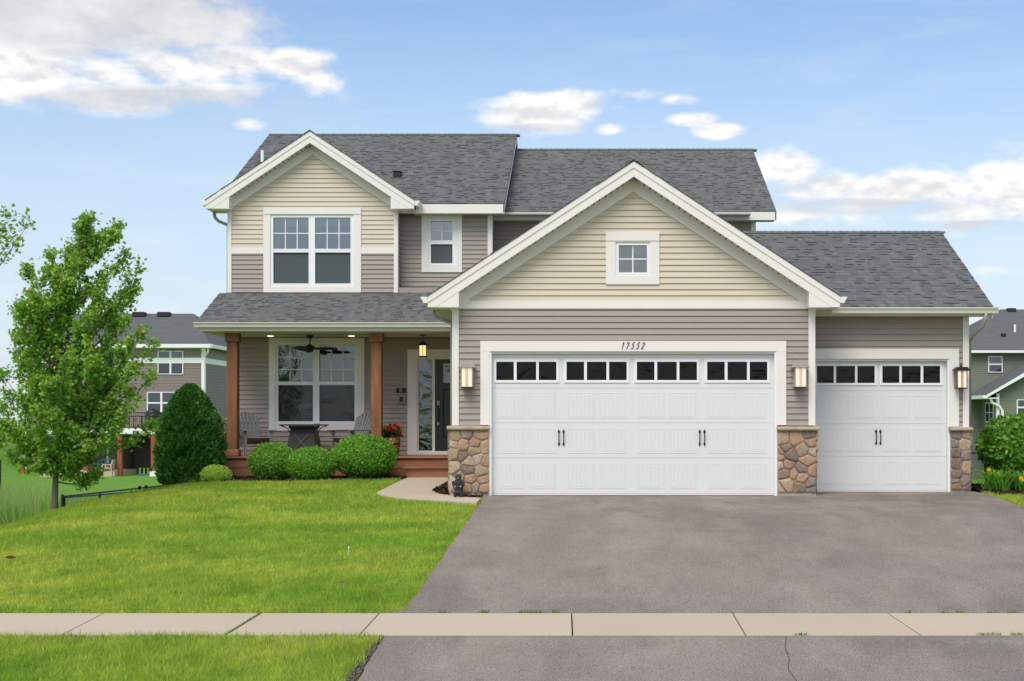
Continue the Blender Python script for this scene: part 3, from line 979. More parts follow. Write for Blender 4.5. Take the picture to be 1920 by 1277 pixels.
def window(label, Y, trim, frame, glasses, grille, header=None, blind=None, screens=(), curtain=None):
    """trim/frame/glasses in photo pixels (x0,x1,ytop,ybottom)"""
    t = rect(trim, Y); f = rect(frame, Y)
    gl = [rect(g, Y) for g in glasses]
    mbf = MB()
    mbf.plate(f[0], f[1], f[2], f[3], Y - .012, Y + .07, gl)
    w = mbf.build('window', M_white, house)
    w['label'] = label
    for i, g in enumerate(gl):
        MB().box(g[0] - .005, g[1] + .005, Y + .034, Y + .039, g[2] - .005, g[3] + .005).build('pane', M_glass_up if Y > YB or f[2] > 3 else M_glass, w)
        nx, nz = grille[i]
        for k in range(1, nx):
            xx = g[0] + (g[1] - g[0]) * k / nx
            MB().box(xx - .010, xx + .010, Y + .020, Y + .032, g[2], g[3]).build('muntin', M_white, w)
        for k in range(1, nz):
            zz = g[2] + (g[3] - g[2]) * k / nz
            MB().box(g[0], g[1], Y + .018, Y + .030, zz - .010, zz + .010).build('muntin', M_white, w)
        if i in screens:
            MB().box(g[0], g[1], Y + .024, Y + .027, g[2], g[3]).build('insect_screen', M_screen_up if f[2] > 3 else M_screen, w)
        # sash rail shadow step
        MB().plate(g[0] - .03, g[1] + .03, g[2] - .03, g[3] + .03, Y - .020, Y - .0121, [g]).build('sash', M_white, w)
        if blind and i in blind:
            frac = blind[i]
            mb = MB()
            z = g[3]
            zend = g[3] - (g[3] - g[2]) * frac
            while z > zend:
                mb.add([(g[0], Y + .10, z), (g[1], Y + .10, z), (g[1], Y + .125, z - .035), (g[0], Y + .125, z - .035)], [(0, 1, 2, 3)])
                z -= .038
            mb.build('blind', M_blind, w)['kind'] = 'stuff'
    yo = Y - .040
    hz = rect(header, Y)[2] if header else f[3]
    # header, sill board, side boards (butted)
    MB().box(t[0], t[1], yo - .012, Y + .02, hz, t[3]).build('head_trim', M_trim, w)
    MB().box(t[0], t[1], yo, Y + .02, t[2], f[2]).build('sill_trim', M_trim, w)
    MB().box(t[0], f[0], yo, Y + .02, f[2], hz).build('side_trim', M_trim, w)
    MB().box(f[1], t[1], yo, Y + .02, f[2], hz).build('side_trim', M_trim, w)
    if hz > f[3]:
        MB().box(f[0], f[1], yo, Y + .02, f[3], hz).build('head_trim', M_trim, w)
    return f


wb = window('upstairs double window with white grilles in the beige bay', YB, (494.5, 677.5, 389.5, 548.5), (507.5, 663.5, 403, 537),
            [(512.7, 579, 408, 466.7), (591, 657.5, 408, 466.7), (512.7, 579, 473.5, 531.7), (591, 657.5, 473.5, 531.7)], [(3, 2), (3, 2), (1, 1), (1, 1)], (0, 0, 0, 402), {0: .24, 1: .24}, (2, 3))
wsml = window('small upstairs window with blinds beside the bay', YR, (790.7, 866.5, 401.7, 510.7), (804, 854.5, 410, 497),
              [(808, 848.5, 415, 451), (808, 848.5, 458, 494)], [(2, 2), (1, 1)], None, {0: 1.0, 1: 1.0}, (1,))
wp = window('large double porch window with white grilles', YB, (505, 683.5, 633.7, 807.6), (517, 670.5, 641, 793.5),
            [(522, 587, 647, 715.6), (599, 665, 647, 715.6), (522, 587, 722, 790), (599, 665, 722, 790)], [(3, 3), (3, 3), (1, 1), (1, 1)], (0, 0, 0, 640.5), None, (2, 3))
wg = window('small square four-light window in the garage gable', YG, (1136, 1236, 435.5, 533.5), (1154, 1219, 454, 517),
            [(1160, 1213, 460, 511)], [(2, 2)], (0, 0, 0, 452))

# ---- walls (backing with openings) and their siding
# garage front
dz_top = PZ(659, YG)
DX0, DX1 = PX(918.5, YG), PX(1455, YG)
GX0, GX1 = PX(848, YG), PX(1528, YG)
Z_CAP = PZ(798, YG)
wall_g = MB().plate(GX0 + .02, GX1 - .02, -.6, 3.3, YG + .001, YG + .16, [(DX0, DX1, -.01, dz_top)])
zin = lambda x: g_pk - .26 - GP * abs(x - GXC)
fx0, fx1, fz0, fz1 = wg
wall_g.prism([(GX0 + .02, 3.3), (fx0, 3.3), (fx0, zin(fx0)), (GX0 + .02, zin(GX0 + .02))], 'y', YG + .001, YG + .16)
wall_g.prism([(fx1, 3.3), (GX1 - .02, 3.3), (GX1 - .02, zin(GX1 - .02)), (fx1, zin(fx1))], 'y', YG + .001, YG + .16)
wall_g.prism([(fx0, 3.3), (fx1, 3.3), (fx1, fz0), (fx0, fz0)], 'y', YG + .001, YG + .16)
wall_g.prism([(fx0, fz1), (fx1, fz1), (fx1, zin(fx1)), (GXC, zin(GXC)), (fx0, zin(fx0))], 'y', YG + .001, YG + .16)
wall_g = wall_g.build('wall', M_grey, house)
wall_g['label'] = 'garage front wall, taupe siding below a beige gable'
siding(wall_g, M_grey, (0, YG), (1, 0), (0, -1), Z_CAP, 3.235, lambda z: (GX0 + .09, GX1 - .09), [(DX0 - .05, DX1 + .05, 0, dz_top + .05)])
zpk_in = g_pk - .40
siding(wall_g, M_beige, (0, YG), (1, 0), (0, -1), 3.345, zpk_in - .02, lambda z: (GXC - max(0, (zpk_in - z) / GP), GXC + max(0, (zpk_in - z) / GP)),
       [(fx0 - .04, fx1 + .04, fz0 - .03, fz1 + .03)])
MB().box(GX0 + .12, GX1 - .12, YG - .034, YG, 3.22, 3.352).build('band_board', M_trim, wall_g)
for (a, b) in ((GX0, GX0 + .115), (GX1 - .115, GX1)):
    MB().box(a, b, YG - .036, YG + .08, Z_CAP + .002, 3.218).build('corner_board', M_trim, wall_g)
for sg, xe in ((1, GX0), (-1, GX1)):
    MB().prism([(xe, 3.20), (xe + sg * .125, 3.20), (xe + sg * .125, 3.3525), (xe + sg * .30, 3.3525), (xe + sg * .30, 3.42), (xe, 3.42)], 'y', YG - .030, YG).build('corner_filler', M_trim, wall_g)
# door surround
T0, T1 = PX(901, YG), PX(1473.5, YG)
MB().box(T0, T1, YG - .046, YG, dz_top, PZ(639.5, YG)).build('head_trim', M_trim, wall_g)
MB().box(T0, DX0, YG - .044, YG, Z_CAP + .01, dz_top).build('side_trim', M_trim, wall_g)
MB().box(DX1, T1, YG - .044, YG, Z_CAP + .01, dz_top).build('side_trim', M_trim, wall_g)
for xa, xb in ((DX0 - .02, DX0 + .03), (DX1 - .03, DX1 + .02)):
    MB().box(xa, xb, YG - .03, YG + .12, -.02, dz_top - .001).build('door_jamb', M_white, wall_g)
MB().box(DX0 + .03, DX1 - .03, YG + .01, YG + .13, dz_top - .04, dz_top + .02).build('door_jamb', M_white, wall_g)

# third-stall wall
S0, S1 = PX(1520, YS) - .12, PX(1816, YS)
sdz = PZ(673, YS)
SD0, SD1 = PX(1519, YS), PX(1779, YS)
wall_s = MB().plate(S0 - .1, S1 - .02, -.6, 3.25, YS + .001, YS + .16, [(SD0, SD1, -.01, sdz)]).build('wall', M_grey, house)
wall_s['label'] = 'taupe sided front wall of the set-back single garage bay'
siding(wall_s, M_grey, (0, YS), (1, 0), (0, -1), PZ(801, YS), 3.17, lambda z: (S0, S1 - .09), [(SD0 - .2, SD1 + .05, 0, sdz + .05)])
MB().box(S1 - .11, S1, YS - .036, YS + .08, PZ(801, YS) + .002, 3.165).build('corner_board', M_trim, wall_s)
ST1 = PX(1797, YS)
MB().box(S0, ST1, YS - .046, YS, sdz, PZ(654, YS)).build('head_trim', M_trim, wall_s)
MB().box(SD1, ST1, YS - .044, YS, PZ(801, YS) + .01, sdz).build('side_trim', M_trim, wall_s)
for xa, xb in ((SD0 - .02, SD0 + .03), (SD1 - .03, SD1 + .02)):
    MB().box(xa, xb, YS - .03, YS + .12, -.02, sdz - .001).build('door_jamb', M_white, wall_s)
MB().box(SD0 + .03, SD1 - .03, YS + .01, YS + .13, sdz - .04, sdz + .02).build('door_jamb', M_white, wall_s)

# garage side walls
wall_gl = MB().box(GX0 + .02, GX0 + .15, YG + .162, YB + 1.4, -.6, 3.24).build('wall', M_grey, house)
siding(wall_gl, M_grey, (GX0 + .02, YB + 1.3), (0, -1), (-1, 0), .15, 3.2, lambda z: (0, YB + 1.3 - YG - .05))
MB().box(GX1 - .16, GX1 - .02, YG + .162, YC, -.6, 3.24).build('wall', M_grey, house)
wall_sr = MB().prism([(YS + .162, -.9), (31.6, -.9), (31.6, 3.2), (TYR, TZR - .12), (YS + .162, 3.2)], 'x', S1 - .15, S1 - .02).build('wall', M_grey, house)
siding(wall_sr, M_grey, (S1 - .02, YS), (0, 1), (1, 0), .1, TZR - .15, lambda z: (.04, 6.4) if z < 3.25 else (.04 + (z - 3.25) * 1.72, 6.4 - (z - 3.25) * 1.72))
MB().box(GX1, S1 - .02, 31.45, 31.6, -.9, 3.2).build('wall', M_grey, house)

# porch wall with window and door opening
DZ0, DZ1 = PZ(853, YB), PZ(655, YB)
EX0, EX1 = PX(782, YB), PX(893, YB)            # sidelight + door opening
EZ1, EZ0 = PZ(671, YB), PZ(847, YB)
HX0 = PX(427, YB)
wall_p = MB().plate(HX0 + .02, GX0 + .02, -1.6, 4.3, YB + .001, YB + .16, [(wp[0], wp[1], wp[2], wp[3]), (EX0, EX1, EZ0, EZ1)]).build('wall', M_grey, house)
wall_p['label'] = 'taupe sided front wall under the porch roof'
siding(wall_p, M_grey, (0, YB), (1, 0), (0, -1), .52, 3.172, lambda z: (HX0 + .08, GX0 + .02), [(wp[0] - .05, wp[1] + .05, wp[2] - .04, wp[3] + .04), (EX0 - .06, EX1 + .3, 0, EZ1 + .05)])
MB().box(HX0, HX0 + .09, YB - .036, YB + .06, .52, 3.17).build('corner_board', M_trim, wall_p)

# bay wall upstairs
BX1 = PX(746.5, YB)
zb = lambda x: b_pk - .26 - .662 * abs(x - BXC)
bx0, bx1, bz0, bz1 = wb
wall_b = MB()
BB = PZ(549, YB)
wall_b.plate(HX0 + .02, BX1 - .02, BB - .05 + .2, 5.9, YB + .001, YB + .16, [(bx0, bx1, bz0, bz1)])
wall_b.prism([(HX0 + .02, 5.9), (BX1 - .02, 5.9), (BX1 - .02, zb(BX1 - .02)), (BXC, zb(BXC)), (HX0 + .02, zb(HX0 + .02))], 'y', YB + .001, YB + .16)
wall_b = wall_b.build('wall', M_beige, house)
wall_b['label'] = 'upstairs bay wall, beige siding over a taupe skirt'
zt0, zt1 = PZ(476, YB), PZ(464.5, YB)
siding(wall_b, M_grey, (0, YB), (1, 0), (0, -1), BB + .01, zt0 + .02, lambda z: (HX0 + .07, BX1 - .07), [(bx0 - .06, bx1 + .06, bz0 - .06, bz1 + .05)])
bpk_in = b_pk - .40
siding(wall_b, M_beige, (0, YB), (1, 0), (0, -1), zt1 - .005, bpk_in - .02, lambda z: (max(HX0 + .07, BXC - max(0, (bpk_in - z) / .662)), min(BX1 - .07, BXC + max(0, (bpk_in - z) / .662))),
       [(bx0 - .06, bx1 + .06, bz0 - .06, bz1 + .06)])
for a, b in ((HX0 + .09, PX(494.5, YB)), (PX(677.5, YB), BX1 - .09)):
    MB().box(a, b, YB - .032, YB, zt0, zt1).build('band_board', M_trim, wall_b)
ztop = PZ(394, YB)
for a, b in ((HX0, HX0 + .092), (BX1 - .092, BX1)):
    MB().box(a, b, YB - .036, YB + .06, BB, ztop).build('corner_board', M_trim, wall_b)
wall_bs = MB().box(BX1 - .15, BX1 - .02, YB + .162, YR, BB, 6.0).build('wall', M_grey, house)
siding(wall_bs, M_grey, (BX1 - .02, YB), (0, 1), (1, 0), BB, 6.0, lambda z: (.06, YR - YB))
wall_bl = MB().prism([(YB + .162, -1.9), (41.7, -1.9), (41.7, 6.05), (36.75, 8.55), (31.6, 6.0), (YB + .162, 6.0)], 'x', HX0 + .02, HX0 + .15).build('wall', M_grey, house)
siding(wall_bl, M_grey, (HX0 + .02, 36), (0, -1), (-1, 0), .5, 6.0, lambda z: (0, 36 - YB - .06))

# recessed wall with small window
RX1 = PX(923.5, YR)
wall_r = MB().plate(BX1 - .1, RX1 - .02, 3.9, 6.1, YR + .001, YR + .16, [(wsml[0], wsml[1], wsml[2], wsml[3])]).build('wall', M_grey, house)
siding(wall_r, M_grey, (0, YR), (1, 0), (0, -1), 4.38, 6.02, lambda z: (BX1 - .02, RX1 - .09), [(wsml[0] - .06, wsml[1] + .06, wsml[2] - .06, wsml[3] + .05)])
MB().box(RX1 - .11, RX1, YR - .036, YR + .06, 4.2, 6.0).build('corner_board', M_trim, wall_r)
wall_rs = MB().box(RX1 - .15, RX1 - .02, YR + .162, YC, 4.0, 6.1).build('wall', M_grey, house)
siding(wall_rs, M_grey, (RX1 - .02, YR), (0, 1), (1, 0), 4.38, 6.0, lambda z: (.06, YC - YR))
CX1 = PX(1417, YC)
wall_c = MB().box(RX1 - .1, CX1 - .02, YC, YC + .16, 3.0, 6.1).build('wall', M_grey, house)
siding(wall_c, M_grey, (0, YC), (1, 0), (0, -1), 4.2, 6.0, lambda z: (RX1 - .02, CX1 - .09))
MB().box(CX1 - .11, CX1, YC - .036, YC + .06, 4.4, 5.98).build('corner_board', M_trim, wall_c)
MB().prism([(YC + .162, 0), (41.4, 0), (41.4, 6.05), (37.06, 8.3), (YC + .162, 6.1)], 'x', CX1 - .15, CX1 - .02).build('wall', M_grey, house)
MB().prism([(YC + .162, 6), (41.7, 6.05), (36.75, 8.6)], 'x', ML_X1 - .4, ML_X1 - .3).build('wall', M_grey, house)
MB().box(HX0 + .02, CX1 - .02, 41.4, 41.6, -2, 6.1).build('wall', M_grey, house)

# interior: floors, back wall of the front rooms
rm = MB()
rm.box(HX0 + .16, CX1 - .2, 35.6, 35.7, -.5, 6.1)
rm.box(HX0 + .16, CX1 - .2, YB + .17, 35.6, 3.02, 3.1)
rm.box(HX0 + .16, GX0, YB + .17, 35.6, .42, .5)
rm.box(HX0 + .16, CX1 - .2, YB + .65, 35.6, 6.05, 6.1)
rm.box(-4.5, -4.4, YR + .2, 35.6, .5, 6.0)
rm.build('room_wall', M_inside, house)
MB().box(GX0 + .2, GX1 - .2, 27, 27.1, -.1, 3.2).build('garage_back_wall', M_dark, house)
MB().box(SD0, S1 - .2, 27.6, 27.7, -.1, 3.2).build('garage_back_wall', M_dark, house)
MB().box(GX0 + .2, S1 - .2, YG + .3, 31.4, -.12, -.04).build('garage_floor', M_foot, house)

# ---- garage doors
def handle_mesh():
    mb = MB()
    mb.tube([(0, 0, -.105), (0, -.03, -.09), (0, -.038, 0), (0, -.03, .09), (0, 0, .105)], .0095, 6)
    for s, k in ((1, 1.0), (-1, .85)):
        mb.prism([(-.016 * k, s * .088), (.016 * k, s * .088), (.022 * k, s * .11), (0, s * .147), (-.022 * k, s * .11)], 'y', -.012, 0)
    return mb.mesh('handle')


def panel_mesh(w, h, n=6):
    mb = MB()
    st = w / n
    for i in range(n):
        a, b = -w / 2 + i * st + .002, -w / 2 + (i + 1) * st - .002
        mb.add([(a, 0, -h / 2), (b, 0, -h / 2), (b, 0, h / 2), (a, 0, h / 2), (a + .004, -.0035, -h / 2 + .006), (b - .004, -.0035, -h / 2 + .006), (b - .004, -.0035, h / 2 - .006), (a + .004, -.0035, h / 2 - .006)],
               [(4, 5, 6, 7), (0, 1, 5, 4), (1, 2, 6, 5), (2, 3, 7, 6), (3, 0, 4, 7)])
    # raised rim
    return mb.mesh('panel')


def rim_mesh(w, h):
    mb = MB()
    for (x0, x1, z0, z1) in ((-w / 2 - .022, w / 2 + .022, h / 2 + .008, h / 2 + .02), (-w / 2 - .022, w / 2 + .022, -h / 2 - .02, -h / 2 - .008), (-w / 2 - .022, -w / 2 - .01, -h / 2 - .008, h / 2 + .008), (w / 2 + .01, w / 2 + .022, -h / 2 - .008, h / 2 + .008)):
        mb.box(x0, x1, -.0045, .001, z0, z1)
    return mb.mesh('panel_rim')


def garage_door(label, Y, x0, x1, ztop, bounds, wins, panes, pxs, pys, handles, hy):
    yd = Y + .085
    root = MB().box(x0, x1, yd + .042, yd + .05, 0.005, ztop).build('garage_door_frame', M_dark, house)
    # the root mesh is only the weather seal strip along the floor
    bpy.data.objects.remove(root)
    root = MB().box(x0, x1, yd + .002, yd + .035, .004, .026).build('garage_door', M_trim, house)
    root['label'] = label
    zb_ = [PZ(q, Y) for q in bounds]                       # from top boundary to bottom
    zs = [ztop] + zb_
    zs[-1] = .028
    wr = [rect(w, Y) for w in wins]
    MB().box(x0 + .01, x1 - .01, yd + .008, yd + .03, .03, zs[1] + .05).build('core_sheet', M_door, root)
    for i in range(4):
        holes = [(w[0] + .03, w[1] - .03, w[2] + .03, w[3] - .03) for w in wr] if i == 0 else []
        MB().plate(x0, x1, zs[i + 1] + .003, zs[i] - .003, yd, yd + (.04 if i == 0 else .0075), holes).build('section', M_door, root)
    for w, ps in zip(wr, panes):
        pr = [rect(p, Y) for p in ps]
        MB().plate(w[0], w[1], w[2], w[3], yd - .018, yd - .001, pr).build('window_insert', M_white, root, bevel=.003, seg=1)
        for p in pr:
            MB().box(p[0] - .006, p[1] + .006, yd + .002, yd + .006, p[2] - .006, p[3] + .006).build('pane', M_glass_dark, root)
    pw = abs(PX(pxs[0][1], Y) - PX(pxs[0][0], Y)); ph = abs(PZ(pys[0][1], Y) - PZ(pys[0][0], Y))
    pm = panel_mesh(pw, ph); rmh = rim_mesh(pw, ph); pm.materials.append(M_door); rmh.materials.append(M_door)
    for (a, b) in pys:
        for (c, d) in pxs:
            for me, nm in ((pm, 'panel'), (rmh, 'panel_rim')):
                o = new_obj(nm, me, None, root)
                o.location = ((PX(c, Y) + PX(d, Y)) / 2, yd, (PZ(a, Y) + PZ(b, Y)) / 2)
    hm = HANDLE
    for hx in handles:
        o = new_obj('handle', hm, None, root)
        o.location = (PX(hx, Y), yd - .002, PZ(hy, Y))


HANDLE = handle_mesh(); HANDLE.materials.append(M_black)
off = 132.2
garage_door('white double garage door with twelve small dark panes', YG, DX0 + .03, DX1 - .03, dz_top - .04, (727.5, 793, 859, 926),
            [(925.3 + off * k, 1047.6 + off * k, 673.4, 717.5) for k in range(4)],
            [[(930 + off * k, 963 + off * k, 678.2, 712.6), (968.3 + off * k, 1005 + off * k, 678.2, 712.6), (1010 + off * k, 1043 + off * k, 678.2, 712.6)] for k in range(4)],
            [q for k in range(4) for q in ((934 + off * k, 980 + off * k), (993 + off * k, 1040 + off * k))],
            [(739, 781.5), (805.5, 848), (871, 914)], [1047.8, 1056.6, 1312.6, 1321.6], 821)
garage_door('white single garage door with six small dark panes', YS, SD0 + .03, SD1 - .03, sdz - .04, (732, 794.5, 856.5, 920),
            [(1529, 1646, 682, 722.5), (1651, 1770, 682, 722.5)],
            [[(1533, 1564.5, 686, 718), (1569, 1604.5, 686, 718), (1609, 1641.5, 686, 718)], [(1656, 1688, 686, 718), (1692.5, 1728, 686, 718), (1733, 1764.5, 686, 718)]],
            [(1534.5, 1580), (1592.5, 1638), (1659.5, 1705), (1718.5, 1764)], [(743.5, 783), (804.5, 846), (867, 907.6)], [1644.3, 1652.4], 820)

# ---- house number (five separate digits)
num_root = MB().box(PX(1163, YG), PX(1211, YG), YG - .0485, YG - .046, PZ(655.6, YG), PZ(655.2, YG)).build('house_number', M_trim, house)
STROKES = {'1': [[(.30, 1.0), (.30, 0)], [(.08, .82), (.30, 1.0)]],
           '7': [[(.0, .78), (.04, 1.0), (.62, .98), (.24, 0)]],
           '5': [[(.62, 1.0), (.20, .98), (.10, .56), (.34, .64), (.56, .52), (.58, .26), (.40, .04), (.14, .02), (.0, .14)]],
           '2': [[(.04, .76), (.14, .94), (.36, 1.0), (.56, .88), (.56, .66), (.34, .36), (.0, .04), (.62, .03)]]}
dh = PZ(642.2, YG) - PZ(654.6, YG)
for ch, px in zip('17552', (1164.2, 1172.6, 1182.6, 1192.2, 1201.6)):
    mb = MB()
    for st in STROKES[ch]:
        pts = [(PX(px, YG) + (.10 * .62) * a + .30 * dh * b, YG - .054, PZ(654.6, YG) + dh * b) for a, b in st]
        mb.tube(pts, .006, 6)
    mb.build('digit', M_black, num_root)

# ---- stone piers
STONE = {'t': (.43, .325, .225), 'o': (.42, .265, .17), 'p': (.20, .145, .132), 'c': (.52, .435, .34), 'g': (.30, .255, .21), 'y': (.40, .31, .19), 'b': (.28, .185, .125), 'm': (.25, .20, .18)}


def clip(poly, a, b, c):
    out = []
    for i in range(len(poly)):
        p, q = poly[i], poly[(i + 1) % len(poly)]
        fp, fq = a * p[0] + b * p[1] - c, a * q[0] + b * q[1] - c
        if fp <= 0: out.append(p)
        if fp * fq < 0:
            t = fp / (fp - fq); out.append((p[0] + t * (q[0] - p[0]), p[1] + t * (q[1] - p[1])))
    return out


def stone_face(parent, seeds, w, h, place):
    """seeds (u,v,colour) over a face w x h; place(u,v,n) -> world"""
    wts = [random.uniform(-.0032, .0032) for _ in seeds]
    for i, (su, sv, c) in enumerate(seeds):
        poly = [(0, 0), (w, 0), (w, h), (0, h)]
        for j, (tu, tv, _) in enumerate(seeds):
            if i == j: continue
            a, b = tu - su, tv - sv
            cc = (tu * tu + tv * tv - su * su - sv * sv + wts[i] - wts[j]) / 2
            L = math.hypot(a, b)
            if L < 1e-6: continue
            poly = clip(poly, a / L, b / L, cc / L - .0055)
            if len(poly) < 3: break
        if len(poly) < 3: continue
        # corner cutting rounds the outline
        for _ in range(2):
            q = []
            cr = random.uniform(.09, .16)
            for k in range(len(poly)):
                p, r = poly[k], poly[(k + 1) % len(poly)]
                q += [(p[0] * (1 - cr) + r[0] * cr, p[1] * (1 - cr) + r[1] * cr), (p[0] * cr + r[0] * (1 - cr), p[1] * cr + r[1] * (1 - cr))]
            poly = q
        poly = [p for k, p in enumerate(poly) if math.hypot(p[0] - poly[k - 1][0], p[1] - poly[k - 1][1]) > .004]
        n = len(poly)
        if n < 4: continue
        cu, cv = sum(p[0] for p in poly) / n, sum(p[1] for p in poly) / n
        pro = random.uniform(.018, .042)
        tu_, tv_ = random.uniform(-.06, .06), random.uniform(-.06, .06)
        vs = []
        for ring, (k, hgt) in enumerate(((1.0, -.01), (.985, pro * .7), (.92, pro * .95), (.5, pro))):
            for p in poly:
                uu, vv = cu + (p[0] - cu) * k, cv + (p[1] - cv) * k
                vs.append(place(uu, vv, hgt + ((random.uniform(-.0035, .0035) + tu_ * (uu - cu) + tv_ * (vv - cv)) if ring > 1 else 0)))
        vs.append(place(cu, cv, pro * random.uniform(.95, 1.15)))
        fs = []
        for rg in range(3):
            fs += [(rg * n + k, rg * n + (k + 1) % n, (rg + 1) * n + (k + 1) % n, (rg + 1) * n + k) for k in range(n)]
        fs += [(3 * n + k, 3 * n + (k + 1) % n, 4 * n) for k in range(n)]
        base = np.array(STONE[c]) * random.uniform(.88, 1.12)
        MB().add(vs, fs).build('stone', M_stone, parent, smooth=True, color=tuple(base))


def auto_seeds(w, h, n):
    pts = []
    for _ in range(4000):
        p = (random.uniform(.03, w - .03), random.uniform(.03, h - .03))
        if all(math.hypot((p[0] - q[0]) * .8, p[1] - q[1]) > .11 for q in pts): pts.append(p)
        if len(pts) >= n: break
    return [(a, b, random.choice('totpcgybm')) for a, b in pts]


def pier(label, x0, x1, yw, ztop, zbot, seeds, side, cap_x, foot=None):
    fr = yw - .06
    p = MB().box(x0, x1, fr, yw + .0, zbot - .5, ztop).build('stone_pier', M_mortar, house)
    p['label'] = label
    w, h = x1 - x0, ztop - zbot
    stone_face(p, seeds, w, h, lambda u, v, n: (x0 + u, fr - n, zbot + v))
    sx, slen = side
    if slen:
        xs = x0 if sx < 0 else x1
        MB().box(xs + sx * .0 - .05 * (sx > 0), xs + .05 * (sx < 0), yw, yw + slen, zbot - .5, ztop).build('mortar_return', M_mortar, p)
        stone_face(p, auto_seeds(slen, h, int(slen * h / .024)), slen, h, lambda u, v, n: (xs + sx * n, fr + u, zbot + v))
    mb = MB()
    n = 14
    xs = np.linspace(cap_x[0], cap_x[1], n)
    fy = [fr - .085 + random.uniform(-.012, .012) for _ in xs]
    for i in range(n - 1):
        pass
    vs = []
    for x, y in zip(xs, fy):
        dz = random.uniform(-.004, .004)
        vs += [(x, y + .012, ztop + .0), (x, y - .004, ztop + .022), (x, y, ztop + .05 + dz), (x, y + .02, ztop + .066 + dz), (x, yw + .02, ztop + .07), (x, yw + .02, ztop)]
    fs = []
    for i in range(n - 1):
        for k in range(6):
            fs.append((i * 6 + k, i * 6 + (k + 1) % 6, (i + 1) * 6 + (k + 1) % 6, (i + 1) * 6 + k))
    fs += [tuple(range(6)), tuple(range((n - 1) * 6 + 5, (n - 1) * 6 - 1, -1))]
    mb.add(vs, fs)
    mb.build('cap_stone', M_cap, p)
    if slen > .3:
        xs_ = x0 if sx < 0 else x1
        MB().box(xs_ - .06 if sx < 0 else xs_ - .05, xs_ + .05 if sx < 0 else xs_ + .06, yw + .021, yw + slen, ztop, ztop + .066).build('cap_stone', M_cap, p, bevel=.012)
    if foot:
        MB().box(foot[0], foot[1], fr - .05, yw, foot[2], foot[3]).build('footing', M_foot, p, bevel=.008)
    return p


def seeds_from(crop, sx, sy, w, h, lst):
    """seeds measured on an enlargement: crop rect (x0,x1,y0,y1) maps onto the face"""
    x0, x1, y0, y1 = crop
    return [((a - x0) / (x1 - x0) * w, (y1 - b) / (y1 - y0) * h, c) for a, b, c in lst]


ZP0 = PZ(924, YG - .06)
lp0, lp1 = PX(843, YG - .06), PX(916.3, YG - .06)
lh = Z_CAP - .075 - ZP0
pier('stone veneer pier on the porch side of the double garage door', lp0, lp1, YG, Z_CAP - .075, ZP0,
     seeds_from((30, 600, 205, 1115), 1, 1, lp1 - lp0, lh,
                [(120, 300, 't'), (275, 262, 'm'), (470, 270, 'o'), (235, 415, 'o'), (398, 405, 'o'), (520, 440, 't'), (75, 540, 't'), (235, 580, 'p'), (392, 500, 'y'), (425, 615, 'c'), (540, 670, 'o'),
                 (320, 668, 't'), (95, 750, 't'), (310, 775, 'p'), (485, 800, 'y'), (75, 960, 'c'), (330, 905, 'o'), (520, 930, 'o'), (290, 1040, 'o'), (415, 1030, 'g'), (180, 880, 'g'), (180, 1030, 'b'), (540, 1050, 'o'), (90, 420, 'c')]),
     (-1, .62), (PX(837.5, YG - .15), PX(917, YG - .15)))
mp0, mp1 = PX(1458.5, YG - .06), PX(1530, YG - .06)
pier('stone veneer pier between the two garage doors', mp0, mp1, YG, Z_CAP - .085, ZP0,
     seeds_from((762, 990, 795, 1160), 1, 1, mp1 - mp0, Z_CAP - .085 - ZP0,
                [(788, 845, 't'), (870, 840, 'o'), (955, 818, 'm'), (965, 862, 'o'), (800, 900, 'b'), (780, 915, 'o'), (835, 940, 'p'), (910, 905, 't'), (972, 912, 'c'), (770, 955, 'o'), (940, 970, 'o'), (815, 990, 'o'),
                 (772, 996, 'c'), (905, 1022, 'm'), (970, 1025, 'o'), (800, 1045, 'b'), (860, 1050, 'o'), (905, 1072, 'o'), (815, 1110, 't'), (893, 1122, 'b'), (955, 1105, 'm'), (965, 1140, 'm'), (775, 1140, 't')]),
     (1, YS - YG), (PX(1458, YG - .15), PX(1537, YG - .15)), (PX(1459, YG - .1), PX(1522, YG - .1), -.1, PZ(925.5, YG - .1)))
rp0, rp1 = PX(1783.5, YS - .06), PX(1819.5, YS - .06)
ZR0 = PZ(919, YS - .06)
pier('narrow stone veneer pier at the outer corner of the single garage', rp0, rp1, YS, PZ(808, YS - .06), ZR0,
     seeds_from((1065, 1200, 712, 1118), 1, 1, rp1 - rp0, PZ(808, YS - .06) - ZR0,
                [(1105, 738, 'm'), (1180, 730, 't'), (1085, 800, 'm'), (1160, 802, 't'), (1095, 855, 'p'), (1175, 880, 'g'), (1100, 940, 'p'), (1180, 955, 't'), (1088, 1015, 'm'), (1160, 1060, 'm'), (1085, 1055, 'g'), (1088, 1095, 'b'), (1185, 1100, 'p')]),
     (1, .6), (PX(1781.5, YS - .15), PX(1824.5, YS - .15)))

